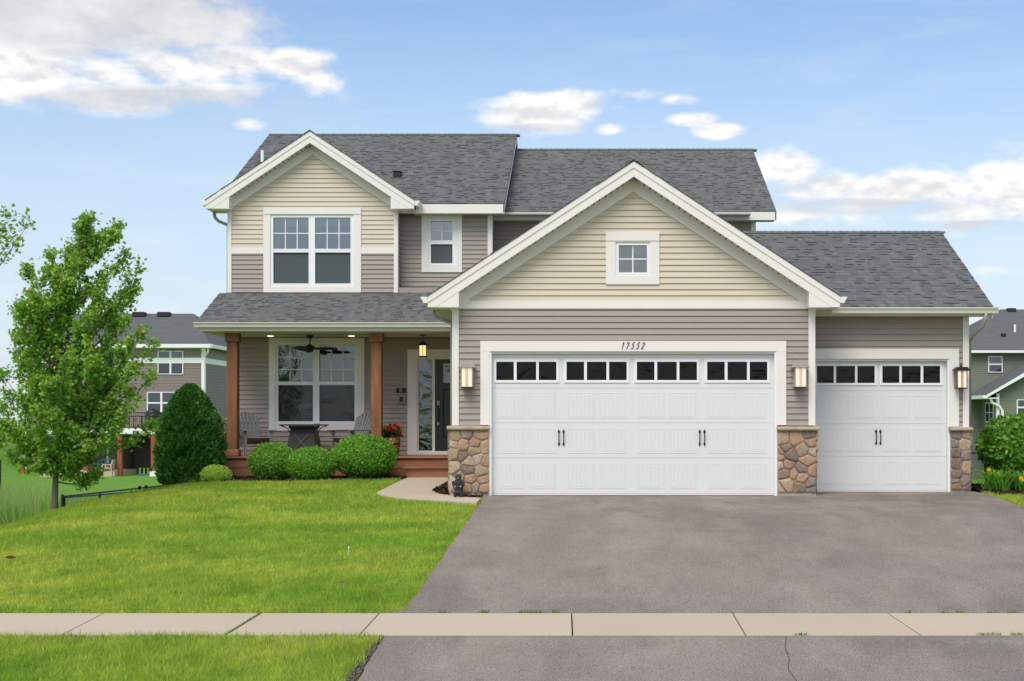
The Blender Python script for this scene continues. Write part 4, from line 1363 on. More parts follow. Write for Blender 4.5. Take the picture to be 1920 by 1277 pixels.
# ---- porch: deck, steps, posts
deck = MB().box(-8.0, GX0 - .02, 29.72, YB - .03, .30, .485).build('porch_deck', M_under, house)
deck['label'] = 'stained cedar porch deck with two front boards and a step'
y = 29.58
while y < YB - .06:
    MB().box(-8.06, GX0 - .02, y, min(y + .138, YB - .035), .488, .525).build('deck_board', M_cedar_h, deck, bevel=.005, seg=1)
    y += .143
zf = [PZ(861.5, 29.6), PZ(878, 29.6), PZ(896, 29.6)]
for i in range(2):
    MB().box(-7.98, GX0 - .02, 29.62 + .004 * i, 29.66, zf[i + 1] + .004, zf[i] - .002).build('skirt_board', M_cedar_h, deck)
    MB().box(-7.98, -7.94, 29.662, YB - .02, zf[i + 1] + .004, zf[i] - .002).build('skirt_board', M_cedar_h, deck)
st = MB().box(-3.86, GX0 - .06, 29.22, 29.60, zf[2] - .02, .285).build('step', M_cedar_h, deck)
MB().box(-3.92, GX0 - .04, 29.16, 29.36, .287, .322).build('step_tread', M_cedar_h, deck, bevel=.005, seg=1)
MB().box(-3.92, GX0 - .04, 29.365, 29.60, .287, .322).build('step_tread', M_cedar_h, deck, bevel=.005, seg=1)
for pxc, w, lab in ((437, .225, 'cedar porch post at the outer corner'), (706.5, .225, 'cedar porch post beside the flower planter')):
    yc = 29.86
    xc = PX(pxc, yc)
    h = w / 2
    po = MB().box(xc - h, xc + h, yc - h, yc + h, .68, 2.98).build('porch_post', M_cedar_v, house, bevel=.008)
    po['label'] = lab
    MB().box(xc - h - .032, xc + h + .032, yc - h - .032, yc + h + .032, 2.982, 3.19).build('post_cap', M_cedar_h, po, bevel=.008)
    MB().box(xc - h - .036, xc + h + .036, yc - h - .036, yc + h + .036, .527, .678).build('post_base', M_cedar_h, po, bevel=.02, seg=1)

# ---- entry door
ent = MB().plate(EX0, EX1, EZ0, EZ1, YB + .0, YB + .1, [rect((784.8, 810.5, 673.5, 845), YB), rect((815.5, 889, 673.5, 846), YB)]).build('entry_frame', M_trim, house)
ent['label'] = 'cream entry surround with textured glass sidelight'
tx0 = PX(764.3, YB)
MB().box(tx0, EX1 + .2, YB - .045, YB + .02, EZ1, DZ1).build('head_trim', M_trim, ent)
MB().box(tx0, EX0, YB - .04, YB + .02, EZ0, EZ1).build('side_trim', M_trim, ent)
MB().box(EX1, GX0, YB - .04, YB + .02, EZ0, EZ1).build('side_trim', M_trim, ent)
MB().box(tx0, GX0, YB - .05, YB + .02, .527, EZ0).build('sill_trim', M_trim, ent)
g = rect((784.8, 810.5, 673.5, 845), YB)
MB().box(g[0] - .004, g[1] + .004, YB + .04, YB + .046, g[2] - .004, g[3] + .004).build('sidelight_pane', M_glass_fancy, ent)
d = rect((815.5, 889, 673.5, 846), YB)
lite = rect((833.5, 871, 684, 715), YB)
drp = [rect((831, 850, 729, 821), YB), rect((856, 875, 729, 821), YB)]
edoor = MB().plate(d[0] + .004, d[1] - .004, d[2] + .004, d[3] - .004, YB + .03, YB + .07, [lite] + drp).build('entry_door', M_blackdoor, house)
edoor['label'] = 'black front door with a small leaded glass light'
MB().plate(lite[0] - .03, lite[1] + .03, lite[2] - .03, lite[3] + .03, YB + .018, YB + .029, [lite]).build('lite_frame', M_soffit, edoor)
MB().box(lite[0], lite[1], YB + .045, YB + .05, lite[2], lite[3]).build('pane', M_glass_fancy, edoor)
for q in drp:
    MB().box(q[0] + .012, q[1] - .012, YB + .042, YB + .06, q[2] + .012, q[3] - .012).build('door_panel', M_blackdoor, edoor, bevel=.004)
hx = PX(822, YB)
MB().box(hx - .03, hx + .03, YB + .005, YB + .029, PZ(760, YB), PZ(751.5, YB)).build('deadbolt', M_spout, edoor, bevel=.006)
MB().tube([(hx, YB + .028, PZ(764, YB)), (hx, YB - .02, PZ(766, YB)), (hx, YB - .035, PZ(776, YB)), (hx, YB - .02, PZ(788, YB)), (hx, YB + .028, PZ(790, YB))], .012, 8).build('door_pull', M_black, edoor)
MB().box(hx - .022, hx + .022, YB - .03, YB - .0, PZ(797.5, YB), PZ(792, YB)).build('lock_box', M_spout, edoor, bevel=.004)

# ---- downspouts, vents
def downspout(pts, name='downspout', r=.045):
    MB().tube(pts, r, 8, flat=.8).build(name, M_spout, house, smooth=True)


yl = YB + .25
downspout([(PX(402, yl), yl, PZ(396, yl)), (PX(402, yl), yl, PZ(404, yl)), (PX(404, yl), yl, PZ(409, yl)), (PX(410, yl), yl, PZ(415, yl)), (PX(427, yl), yl, PZ(422, yl)), (HX0 - .05, yl, PZ(426, yl)), (HX0 - .05, yl, 4.1)])
yl = YG + .5
downspout([(PX(812, yl), yl, 3.24), (PX(812, yl), yl, PZ(586, yl)), (PX(817, yl), yl, PZ(593, yl)), (PX(830, yl), yl, PZ(600, yl)), (GX0 - .05, yl, PZ(606, yl)), (GX0 - .05, yl, 2.8), (GX0 - .05, yl, .15)])
yl = YS - .02
downspout([(PX(1836, yl), yl - .42, 3.23), (PX(1836, yl), yl - .40, PZ(600, yl)), (PX(1833, yl), yl - .34, PZ(612, yl)), (PX(1820, yl), yl - .05, PZ(632, yl)), (S1 + .04, yl + .12, PZ(640, yl)), (S1 + .04, yl + .12, .1)])


def on_roof(px, py, ye, ze, pitch):
    # where a sight line meets the roof plane
    k = (PCY - py) / F
    Y = (ze - EYE - pitch * ye) / (k - pitch)
    return PX(px, Y), Y, ze + pitch * (Y - ye)


x, y, z = on_roof(492, 304, 31.4, 6.21, .5)
MB().tube([(x, y, z - .05), (x, y, z + .29)], .042, 10).build('vent_pipe', M_white, ml, smooth=False)
x, y, z = on_roof(745, 331, 31.4, 6.21, .5)
mb = MB()
mb.box(x - .085, x + .085, y - .10, y + .14, z - .06, z + .10)
mb.box(x - .15, x + .15, y - .16, y + .25, z - .09, z - .05)
mb.build('roof_vent', M_black, ml, bevel=.008)
mb = MB().box(x - .10, x + .10, y - .125, y + .16, z + .101, z + .116)
mb.build('vent_hood', M_under, ml)

# ------------------------------------------------------------------ lamps, fan and small porch things
def wall_lantern(x, y, z, label, dark=False, s=1.0):
    o = empty('wall_lantern', (x, y, z), label, 'lantern', 'lit lanterns on the garage walls')
    M_f = M_black if dark else M_spout
    MB().box(-.105 * s, .105 * s, -.012, 0, -.20 * s, .20 * s).build('mounting_block', M_spout, o, True, bevel=.004)
    MB().box(-.045 * s, .045 * s, -.12, -.012, .13 * s, .16 * s).build('bracket', M_f, o, True)
    y0 = -.135
    MB().prism([(-.15 * s, .135 * s), (.15 * s, .135 * s), (.15 * s, .155 * s), (.095 * s, .21 * s), (-.095 * s, .21 * s), (-.15 * s, .155 * s)], 'y', y0 - .11 * s, y0 + .11 * s).build('roof_cap', M_f, o, True, bevel=.006)
    MB().lathe([(.02, 0), (.022, .03), (.008, .045), (.014, .06), (.004, .075)], (0, y0, .205 * s), 8).build('finial', M_f, o, True)
    MB().box(-.085 * s, .085 * s, y0 - .08 * s, y0 + .08 * s, -.19 * s, .133 * s).build('lamp_glass', M_lampglass, o, True)
    mb = MB()
    for dx in (-.092, .092):
        for dy in (-.086, .086):
            mb.box((dx - .006) * s, (dx + .006) * s, y0 + (dy - .006) * s, y0 + (dy + .006) * s, -.195 * s, .134 * s)
    for dx in (-.018, 0, .018):
        mb.box((dx - .003) * s, (dx + .003) * s, y0 - .09 * s, y0 - .083 * s, -.195 * s, .134 * s)
        mb.box(-.095 * s, -.087 * s, y0 + (dx - .003) * s, y0 + (dx + .003) * s, -.195 * s, .134 * s)
    mb.build('frame_bars', M_f, o, True)
    MB().box(-.1 * s, .1 * s, y0 - .095 * s, y0 + .095 * s, -.215 * s, -.192 * s).build('base_plate', M_black, o, True, bevel=.004)
    return o


wall_lantern(PX(877.5, YG), YG - .022, PZ(705, YG), 'lit grey wall lantern beside the pier nearest the porch')
wall_lantern(PX(1497.5, YG), YG - .022, PZ(705, YG), 'lit grey wall lantern between the two garage doors')
wall_lantern(PX(1797, YS), YS - .046, PZ(709, YS), 'lit black wall lantern at the outer garage corner', True, .92)

# pendant
px_, py_ = PX(793, 30.4), 30.4
pend = empty('pendant_lantern', (px_, py_, 3.176), 'black pendant lantern with glowing amber glass hanging before the front door', 'lantern')
MB().lathe([(.065, -.022), (.07, -.012), (.06, 0)], n=16).build('ceiling_rose', M_black, pend, True)
MB().tube([(0, 0, -.02), (0, 0, -.16)], .008, 6).build('stem', M_black, pend, True)
MB().lathe([(.118, -.235), (.122, -.225), (.085, -.185), (.05, -.178), (.04, -.15), (.02, -.145)], n=12).build('roof_cap', M_black, pend, True)
MB().lathe([(.076, -.465), (.076, -.236)], n=12).build('lamp_glass', M_amber, pend, True)
MB().lathe([(.0, -.40), (.028, -.385), (.034, -.35), (.02, -.31), (.01, -.30)], n=10).build('bulb', M_lampglow, pend, True)
mb = MB()
for k in range(6):
    a = 2 * math.pi * (k + .5) / 6
    mb.tube([(.086 * math.cos(a), .086 * math.sin(a), -.47), (.086 * math.cos(a), .086 * math.sin(a), -.232)], .006, 5)
mb.build('frame_bars', M_black, pend, True)
MB().lathe([(.09, -.49), (.098, -.48), (.098, -.465), (.09, -.462)], n=12).build('base_plate', M_black, pend, True)

for pxr, lab in ((507, 'small recessed ceiling light near the outer porch post'), (659, 'small recessed ceiling light near the inner porch post')):
    X = PX(pxr, 30.55)
    o = empty('recessed_light', (X, 30.55, 3.176), lab, 'ceiling light', 'recessed porch ceiling lights')
    MB().lathe([(.085, -.018), (.10, -.010), (.10, 0)], n=18).build('trim_ring', M_soffit, o, True)
    MB().lathe([(.05, -.026), (.072, -.0185)], n=18).build('lens', M_lampglow, o, True)

# ceiling fan
fan = empty('ceiling_fan', (PX(581, 30.5), 30.5, 3.176), 'black three-blade ceiling fan hanging from the porch ceiling', 'ceiling fan')
MB().lathe([(.045, -.07), (.075, -.04), (.08, 0)], n=18).build('canopy_cup', M_black, fan, True)
MB().tube([(0, 0, -.05), (0, 0, -.22)], .014, 8).build('rod', M_black, fan, True)
MB().lathe([(.02, -.36), (.075, -.355), (.085, -.31), (.10, -.30), (.10, -.25), (.06, -.22), (.02, -.2)], n=20).build('motor', M_black, fan, True, smooth=True)
for k, a in enumerate((8, 128, 248)):
    a = R(a)
    ca, sa = math.cos(a), math.sin(a)
    rot = lambda x, y, z: (ca * x - sa * y, sa * x + ca * y, z)
    vs = []
    for x, w in ((.08, .045), (.2, .075), (.42, .085), (.54, .07), (.6, .02)):
        vs += [rot(x, -w, -.30 - w * .35), rot(x, w, -.30 + w * .35), rot(x, w, -.288 + w * .35), rot(x, -w, -.288 - w * .35)]
    fs = [(0, 1, 2, 3), (16, 19, 18, 17)]
    for i in range(4):
        for q in range(4):
            fs.append((i * 4 + q, i * 4 + (q + 1) % 4, i * 4 + 4 + (q + 1) % 4, i * 4 + 4 + q))
    MB().add(vs, fs).build('blade', M_black, fan, True)
MB().tube([(.03, -.03, -.36), (.03, -.03, -.52)], .004, 5).build('pull_chain', M_spout, fan, True)

# plaque and mail box beside door
o = empty('welcome_plaque', (PX(752.5, YB), YB - .022, PZ(732, YB)), 'small dark lettered plaque on the siding beside the front door', 'plaque')
MB().box(-.115, .115, -.012, 0, -.055, .055).build('board', M_black, o, True)
mb = MB()
for k, w in enumerate((.07, .05, .06)):
    mb.box(-.045 + .0 * k, -.045 + w * 1.2, -.0135, -.0121, .028 - k * .028, .036 - k * .028)
mb.build('lettering', M_soffit, o, True)
o = empty('wall_box', (PX(753, YB), YB - .022, PZ(749, YB)), 'small square grey framed box on the siding under the plaque', 'wall box')
MB().plate(-.085, .085, -.10, .10, -.05, 0, [(-.04, .04, -.055, .055)]).build('frame', M_grey, o, True, bevel=.006)
MB().box(-.042, .042, -.03, -.002, -.057, .057).build('face', M_black, o, True)

# adirondack chairs
def adirondack(x, y, z, rz, label):
    o = empty('adirondack_chair', (x, y, z), label, 'chair', 'grey adirondack chairs on the porch', rz)
    # local: faces -y
    mb = MB()
    for i in range(6):
        t = i / 5
        yy = -.36 + .46 * t; zz = .39 - .12 * t
        MB().obox((0, yy, zz), (.27, 0, 0), (0, .041, -.0107), (0, .003, .011)).build('seat_slat', M_resin, o, True, bevel=.005, seg=1)
    rec = R(24)
    up = Vector((0, math.sin(rec), math.cos(rec)))
    base = Vector((0, .10, .26))
    nrm = Vector((0, math.cos(rec), -math.sin(rec)))
    arch = lambda xx: .80 - .20 * (abs(xx) / .30) ** 2.2
    for i in range(7):
        k = i - 3
        x0 = k * .064; x1 = k * .086
        pts = []
        for t in (0, .35, .7, 1.0):
            for sx in (-1, 1):
                xx = (x0 + (x1 - x0) * t) + sx * (.026 + .007 * t)
                hh = arch(xx) * t
                bow = .05 * (1 - (xx / .3) ** 2) * t ** .5
                p = base + Vector((xx, 0, 0)) + up * hh + nrm * bow
                pts += [p, p + nrm * .02]
        fs = [(0, 2, 3, 1), (12, 13, 15, 14)]
        for r_ in range(3):
            a = r_ * 4; b = a + 4
            fs += [(a, b, b + 2, a + 2), (a + 1, a + 3, b + 3, b + 1), (a, a + 1, b + 1, b), (a + 2, b + 2, b + 3, a + 3)]
        MB().add([tuple(p) for p in pts], fs).build('back_slat', M_resin, o, True, bevel=.004, seg=1)
    for zz, w in ((.42, .25), (.74, .27)):
        c = base + up * ((zz - .26) / up.z) + nrm * .062
        MB().obox(c, (w, 0, 0), (0, .012, 0), (0, 0, .03)).build('back_rail', M_resin, o, True, bevel=.004, seg=1)
    for s in (-1, 1):
        MB().prism([(-.46, .545), (.22, .545), (.27, .565), (.22, .57), (-.44, .57), (-.47, .56)], 'x', s * .30 - .065, s * .30 + .065).build('armrest', M_resin, o, True, bevel=.008)
        MB().prism([(-.40, 0), (-.33, 0), (-.30, .545), (-.42, .545)], 'x', s * .29 - .018, s * .29 + .018).build('front_leg', M_resin, o, True, bevel=.004, seg=1)
        MB().prism([(-.40, .33), (-.40, .40), (.08, .285), (.44, .0), (.35, 0), (.03, .20)], 'x', s * .262 - .016, s * .262 + .008).build('rear_leg', M_resin, o, True, bevel=.004, seg=1)
    return o


adirondack(PX(474, 30.45), 30.40, .525, R(34), 'grey adirondack chair by the outer porch post, facing the fire table')
adirondack(PX(664, 30.45), 30.45, .525, R(-34), 'grey adirondack chair by the inner post, half hidden by the boxwood')

# fire table
ft = empty('fire_table', (PX(570.5, 30.35), 30.35, .525), 'square black gas fire table with crossed bars on its base', 'fire table')
MB().box(-.45, .45, -.45, .45, .66, .69).build('table_top', M_black, ft, True, bevel=.006)
MB().box(-.29, .29, -.29, .29, .691, .705).build('burner_lid', M_spout, ft, True, bevel=.004)
MB().lathe([(.50, 0), (.50, .04), (.475, .045), (.36, .56), (.36, .60), (.40, .61), (.40, .655)], n=4, sq=True).build('base_cabinet', M_black, ft, True, bevel=.006)
for s in (-1, 1):
    MB().tube([(s * .18, -.355, .10), (-s * .15, -.285, .47)], .010, 6).build('cross_bar', mat('bronze_bar' + str(s), (.22, .15, .10), .4, .5, metal=.3), ft, True)
for sx in (-1, 1):
    for sy in (-1, 1):
        MB().tube([(sx * .265, sy * .265, .52), (sx * .29, sy * .29, .59), (sx * .35, sy * .35, .635), (sx * .42, sy * .42, .655)], .011, 6).build('corner_bracket', M_black, ft, True)

# white rounded lampshade inside the window
sh_ = MB().lathe([(.02, -.19), (.17, -.185), (.245, -.10), (.25, .0), (.215, .12), (.12, .18), (.02, .19)], n=20)
ls = empty('paper_lamp', (PX(575, 31.72), 31.72, .50), 'round white lamp shade seen through the porch window', 'lamp')
MB().lathe([(.02, 0.90), (.14, .905), (.19, .98), (.2, 1.06), (.17, 1.16), (.10, 1.22), (.02, 1.23)], n=20).build('lamp_shade', M_blind, ls, True, smooth=True)
MB().lathe([(.13, 0), (.13, .02), (.02, .03), (.015, .9)], n=12).build('lamp_stand', M_black, ls, True)

# planter barrel with flowers
def planter():
    x, y, z = PX(734, 30.2), 30.2, .525
    o = empty('barrel_planter', (x, y, z), 'wooden half-barrel planter of red and orange flowers behind the porch post', 'planter')
    n = 14
    for k in range(n):
        a0, a1 = 2 * math.pi * k / n + .02, 2 * math.pi * (k + 1) / n - .02
        vs = []
        for r_, zz in ((.155, 0), (.185, .2), (.195, .40)):
            for rr in (r_, r_ - .02):
                vs += [(rr * math.cos(a0), rr * math.sin(a0), zz), (rr * math.cos(a1), rr * math.sin(a1), zz)]
        fs = [(0, 1, 5, 4), (4, 5, 9, 8), (2, 6, 7, 3), (6, 10, 11, 7), (8, 9, 11, 10), (0, 4, 6, 2), (4, 8, 10, 6), (1, 3, 7, 5), (5, 7, 11, 9), (0, 2, 3, 1)]
        MB().add(vs, fs).build('stave', M_barrel, o, True)
    for zz, r_ in ((.1, .172), (.27, .191)):
        MB().lathe([(r_, zz - .016), (r_ + .004, zz - .016), (r_ + .006, zz + .016), (r_ + .002, zz + .016)], n=28).build('hoop', M_black, o, True)
    MB().lathe([(.17, .34), (.165, .36), (.02, .375)], n=14).build('soil', M_mulch, o, True)
    nl = 520
    d = unit(rng.normal(size=(nl, 3))); d[:, 2] = np.abs(d[:, 2])
    rad = rng.uniform(.3, 1, nl)[:, None]
    pos = np.array([x, y, z + .40]) + d * rad * np.array([.24, .2, .27])
    col = np.array([.045, .10, .022]) * rng.uniform(.6, 1.5, (nl, 1))
    red = rng.random(nl) < .25
    foliage = leaves('foliage', pos, unit(rng.normal(size=(nl, 3))), d + rng.normal(size=(nl, 3)) * .5, rng.uniform(.04, .075, nl), col, 'oval', M_leaf, o)
    # blossoms: five-petal rosettes
    heads = [(unit(np.array([math.cos(a) * .8, math.sin(a) * .8 - .2, q])), c) for a, q, c in
             [(random.uniform(0, 6.28), random.uniform(.15, 1.4), random.choice(('r', 'r', 'r', 'o', 'y', 'r', 'k'))) for _ in range(34)]]
    fc = {'r': (.55, .012, .010), 'o': (.75, .22, .03), 'y': (.75, .42, .06), 'k': (.62, .05, .07)}
    for hd, c in heads:
        cpos = np.array([x, y, z + .42]) + hd * np.array([.25, .22, .27])
        m = 9
        dirs = unit(rng.normal(size=(m, 3)) + hd * .7)
        leaves('blossom', np.repeat(cpos[None], m, 0), unit(dirs + rng.normal(size=(m, 3)) * .3), unit(np.cross(dirs, rng.normal(size=(m, 3)))), rng.uniform(.035, .055, m), np.array(fc[c])[None] * rng.uniform(.75, 1.2, (m, 1)), 'oval', M_leaf, o)


M_barrel = mat('barrel_oak', (.30, .15, .06), .6, .3, .3, 4, .2, 20, .3, 12, (8, 8, .8), orand=.15)
planter()


# bear statue
def bear():
    Y = 23.62
    x, z = PX(859.5, Y), float(WZ(0, Y)) + .005
    o = empty('bear_statue', (x, Y, z), 'small black bear statue standing upright by the stone pier', 'statue')
    bm = bmesh.new()

    def ball(c, r, rz=0):
        m = Matrix.Translation(c) @ Matrix.Diagonal((*r, 1))
        bmesh.ops.create_icosphere(bm, subdivisions=3, radius=1, matrix=m)
    ball((0, 0, .155), (.072, .066, .10)); ball((0, 0, .235), (.078, .062, .07)); ball((0, -.008, .08), (.068, .066, .07))
    ball((0, -.005, .335), (.054, .050, .048)); ball((0, -.045, .32), (.022, .03, .019)); ball((0, 0, .28), (.045, .042, .04))
    for s in (-1, 1):
        ball((s * .040, .004, .374), (.016, .010, .016))
        ball((s * .084, -.01, .225), (.026, .028, .05)); ball((s * .068, -.045, .185), (.021, .036, .022)); ball((s * .045, -.072, .178), (.02, .02, .018))
        ball((s * .05, -.015, .05), (.034, .042, .05)); ball((s * .052, -.045, .018), (.03, .052, .019))
    me = bpy.data.meshes.new('body'); bm.to_mesh(me); bm.free()
    b = new_obj('body', me, mat('bear_resin', (.022, .024, .027), .5, .4, .75, 40, .4, 90, 1.0, 90), o, True)
    r_ = b.modifiers.new('remesh', 'REMESH'); r_.mode = 'VOXEL'; r_.voxel_size = .0065
    s_ = b.modifiers.new('smooth', 'SMOOTH'); s_.iterations = 2; s_.factor = .5
    M_snout = mat('bear_snout', (.42, .40, .38), .6)
    mb = MB()
    for k in range(3): mb.lathe([(.004, -.012), (.017, -.008), (.019, .0), (.014, .008), (.004, .012)], (0, -.066 + .002 * k, .318), 10)
    mb.build('muzzle', M_snout, o, True, smooth=True)
    MB().lathe([(.002, -.006), (.008, -.003), (.008, .003), (.002, .006)], (0, -.086, .324), 8).build('nose', M_black, o, True, smooth=True)
    for s in (-1, 1):
        MB().lathe([(.001, -.005), (.005, 0), (.001, .005)], (s * .017, -.046, .343), 8).build('eye', M_black, o, True)
        mb = MB()
        for q in (-.009, 0, .009):
            mb.tube([(s * .045 + q, -.086, .184), (s * .045 + q, -.097, .174), (s * .045 + q, -.095, .164)], [.0045, .004, .002], 5)
        mb.build('claws', M_snout, o, True)


bear()


# ------------------------------------------------------------------ plants
def fibo(n):
    i = np.arange(n) + .5
    ph = np.arccos(1 - 2 * i / n); th = math.pi * (1 + 5 ** .5) * i
    return np.stack([np.cos(th) * np.sin(ph), np.sin(th) * np.sin(ph), np.cos(ph)], 1)


def lump(d, seed, f=2.2, amp=1.0):
    r_ = np.random.default_rng(seed)
    out = np.zeros(len(d))
    for k in range(9):
        w = r_.normal(size=3) * f * (1 + k * .35)
        out += np.sin(d @ w + r_.uniform(0, 6.28)) / (1 + .35 * k)
    return out * amp / 4


def core_mesh(name, c, rad, d, disp, m, parent, col):
    mb = bmesh.new()
    bmesh.ops.create_icosphere(mb, subdivisions=3, radius=1)
    me = bpy.data.meshes.new(name)
    for v in mb.verts:
        p = np.array(v.co)
        v.co = Vector(np.array(c) + p * np.array(rad))
    mb.to_mesh(me); mb.free()
    at = me.attributes.new('Col', 'FLOAT_COLOR', 'FACE')
    arr = np.ones((len(me.polygons), 4), np.float32); arr[:, :3] = col
    at.data.foreach_set('color', arr.ravel())
    return new_obj(name, me, m, parent)


def shrub(name, label, cat, px0, px1, pyt, pyb, Y, n, size, pal, group=None, seed=1, lift=.12, rough=.07, shape='oval', m=None, depth=None, stems=True, flat=.0, top_pow=1.0):
    x0, x1, z1, z0 = PX(px0, Y), PX(px1, Y), PZ(pyt, Y), PZ(pyb, Y)
    c = np.array([(x0 + x1) / 2, Y, (z0 + z1) / 2]); rad = np.array([(x1 - x0) / 2, depth or (x1 - x0) / 2, (z1 - z0) / 2])
    gz = float(terrain(c[0], Y))
    root = empty(name, (c[0], Y, min(z0, gz)), label, cat, group)
    m = m or M_leaf
    d = fibo(n) + rng.normal(size=(n, 3)) * .02
    d = unit(d)
    disp = lump(d, seed, 3.0, rough)
    depthf = 1 - np.abs(rng.normal(size=n)) * .07
    depthf = np.where(rng.random(n) < .3, depthf * rng.uniform(.78, 1, n), depthf)
    rr = (1 + disp) * depthf
    rr = np.where(rng.random(n) < .04, rr * rng.uniform(1.02, 1.09, n), rr)
    pos = c + d * rad * rr[:, None]
    pos[:, 2] = np.maximum(pos[:, 2], z0 + .02)
    nrm = unit(d / rad * rad.mean() + rng.normal(size=(n, 3)) * .55)
    tip = unit(np.cross(nrm, rng.normal(size=(n, 3))) + np.array([0, 0, .35]) + d * .45)
    k = rng.integers(0, len(pal), n)
    col = np.array(pal)[k] * rng.uniform(.75, 1.25, (n, 1))
    leaves('foliage', pos, nrm, tip, rng.uniform(.7, 1.3, n) * size, col, shape, m, root)
    core_mesh('inner_core', c, rad * .86, None, None, m, root, np.array(pal).mean(0) * .7)  # solid core in a darker tone of the leaf colours
    mb = MB()
    for k in range(5):
        a = random.uniform(0, 6.28)
        mb.tube([(c[0] + .05 * math.cos(a), Y + .05 * math.sin(a), min(z0, gz) - .05), (c[0] + .3 * rad[0] * math.cos(a), Y + .3 * rad[1] * math.sin(a), c[2])], [.014, .006], 5)
    mb.build('stems', M_bark, root)
    return root


BOX = [(.18, .43, .05), (.14, .35, .042), (.24, .50, .065), (.11, .29, .036), (.31, .57, .09)]
shrub('boxwood', 'round clipped boxwood nearest the outer porch post', 'shrub', 466, 557, 830, 904, 28.75, 5200, .042, BOX, 'clipped boxwoods before the porch', 3)
shrub('boxwood', 'round clipped boxwood in front of the fire table, middle of the three', 'shrub', 537, 631, 838, 906, 28.35, 5200, .042, BOX, 'clipped boxwoods before the porch', 4, rough=.05)
shrub('boxwood', 'largest clipped boxwood beside the porch steps', 'shrub', 622, 745, 815, 899, 28.85, 8200, .045, BOX, 'clipped boxwoods before the porch', 5, rough=.09)
shrub('globe_shrub', 'small bright globe evergreen at the foot of the porch corner', 'shrub', 377, 433, 873, 911, 28.0, 3600, .045, [(.42, .62, .09), (.34, .55, .07), (.50, .68, .11)], seed=6, shape='needle', m=M_needle, rough=.05)


def arborvitae():
    Y = 28.6
    x, zt, zb_ = PX(356.5, Y), PZ(724, Y), PZ(912, Y)
    root = empty('arborvitae', (x, Y, zb_), 'tall dark egg-shaped arborvitae at the corner of the porch', 'shrub')
    H = zt - zb_
    n = 26000
    t = rng.random(n) ** .85
    prof = np.interp(t, [0, .08, .25, .45, .65, .82, .93, 1], [.80, .93, 1.0, .98, .84, .57, .33, .05]) * .645
    a = rng.uniform(0, 2 * math.pi, n)
    d = np.stack([np.cos(a), np.sin(a), (t - .5) * 2], 1)
    rr = prof * (1 + lump(d * np.array([1, 1, 1.6]), 21, 5.5, .16)) * (1 - np.abs(rng.normal(size=n)) * .08)
    pos = np.stack([x + np.cos(a) * rr, Y + np.sin(a) * rr, zb_ + .03 + t * H * .975], 1)
    out = np.stack([np.cos(a), np.sin(a), np.full(n, .1)], 1)
    tip = unit(out * .8 + np.array([0, 0, .75]) + rng.normal(size=(n, 3)) * .38)
    nrm = unit(out + rng.normal(size=(n, 3)) * .6)
    pal = np.array([(.055, .165, .034), (.07, .21, .04), (.10, .26, .05), (.04, .125, .03), (.14, .32, .06)])
    col = pal[rng.integers(0, 5, n)] * rng.uniform(.75, 1.3, (n, 1))
    sh = LEAF['needle'].copy()
    LEAF['spray'] = np.array([(-.12, 0, 0), (.12, 0, 0), (.3, .45, .05), (.16, .75, 0), (0, 1, .02), (-.16, .75, 0), (-.3, .45, .05)])
    leaves('foliage', pos, nrm, tip, rng.uniform(.06, .12, n), col, 'spray', M_needle, root)
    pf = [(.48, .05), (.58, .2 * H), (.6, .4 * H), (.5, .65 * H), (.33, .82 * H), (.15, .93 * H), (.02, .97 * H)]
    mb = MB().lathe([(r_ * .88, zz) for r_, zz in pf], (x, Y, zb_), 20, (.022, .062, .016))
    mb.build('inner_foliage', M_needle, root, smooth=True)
    MB().tube([(x, Y, zb_ - .15), (x, Y, zb_ + .5)], .05, 8).build('trunk', M_bark, root)


arborvitae()


def branch_pts(a, b, n=7, sag=.0, wig=.04):
    a = np.array(a, float); b = np.array(b, float)
    out = []
    off = rng.normal(size=3) * wig
    for t in np.linspace(0, 1, n):
        p = a + (b - a) * t + off * math.sin(t * math.pi) + np.array([0, 0, sag * math.sin(t * math.pi)])
        out.append(p)
    return out


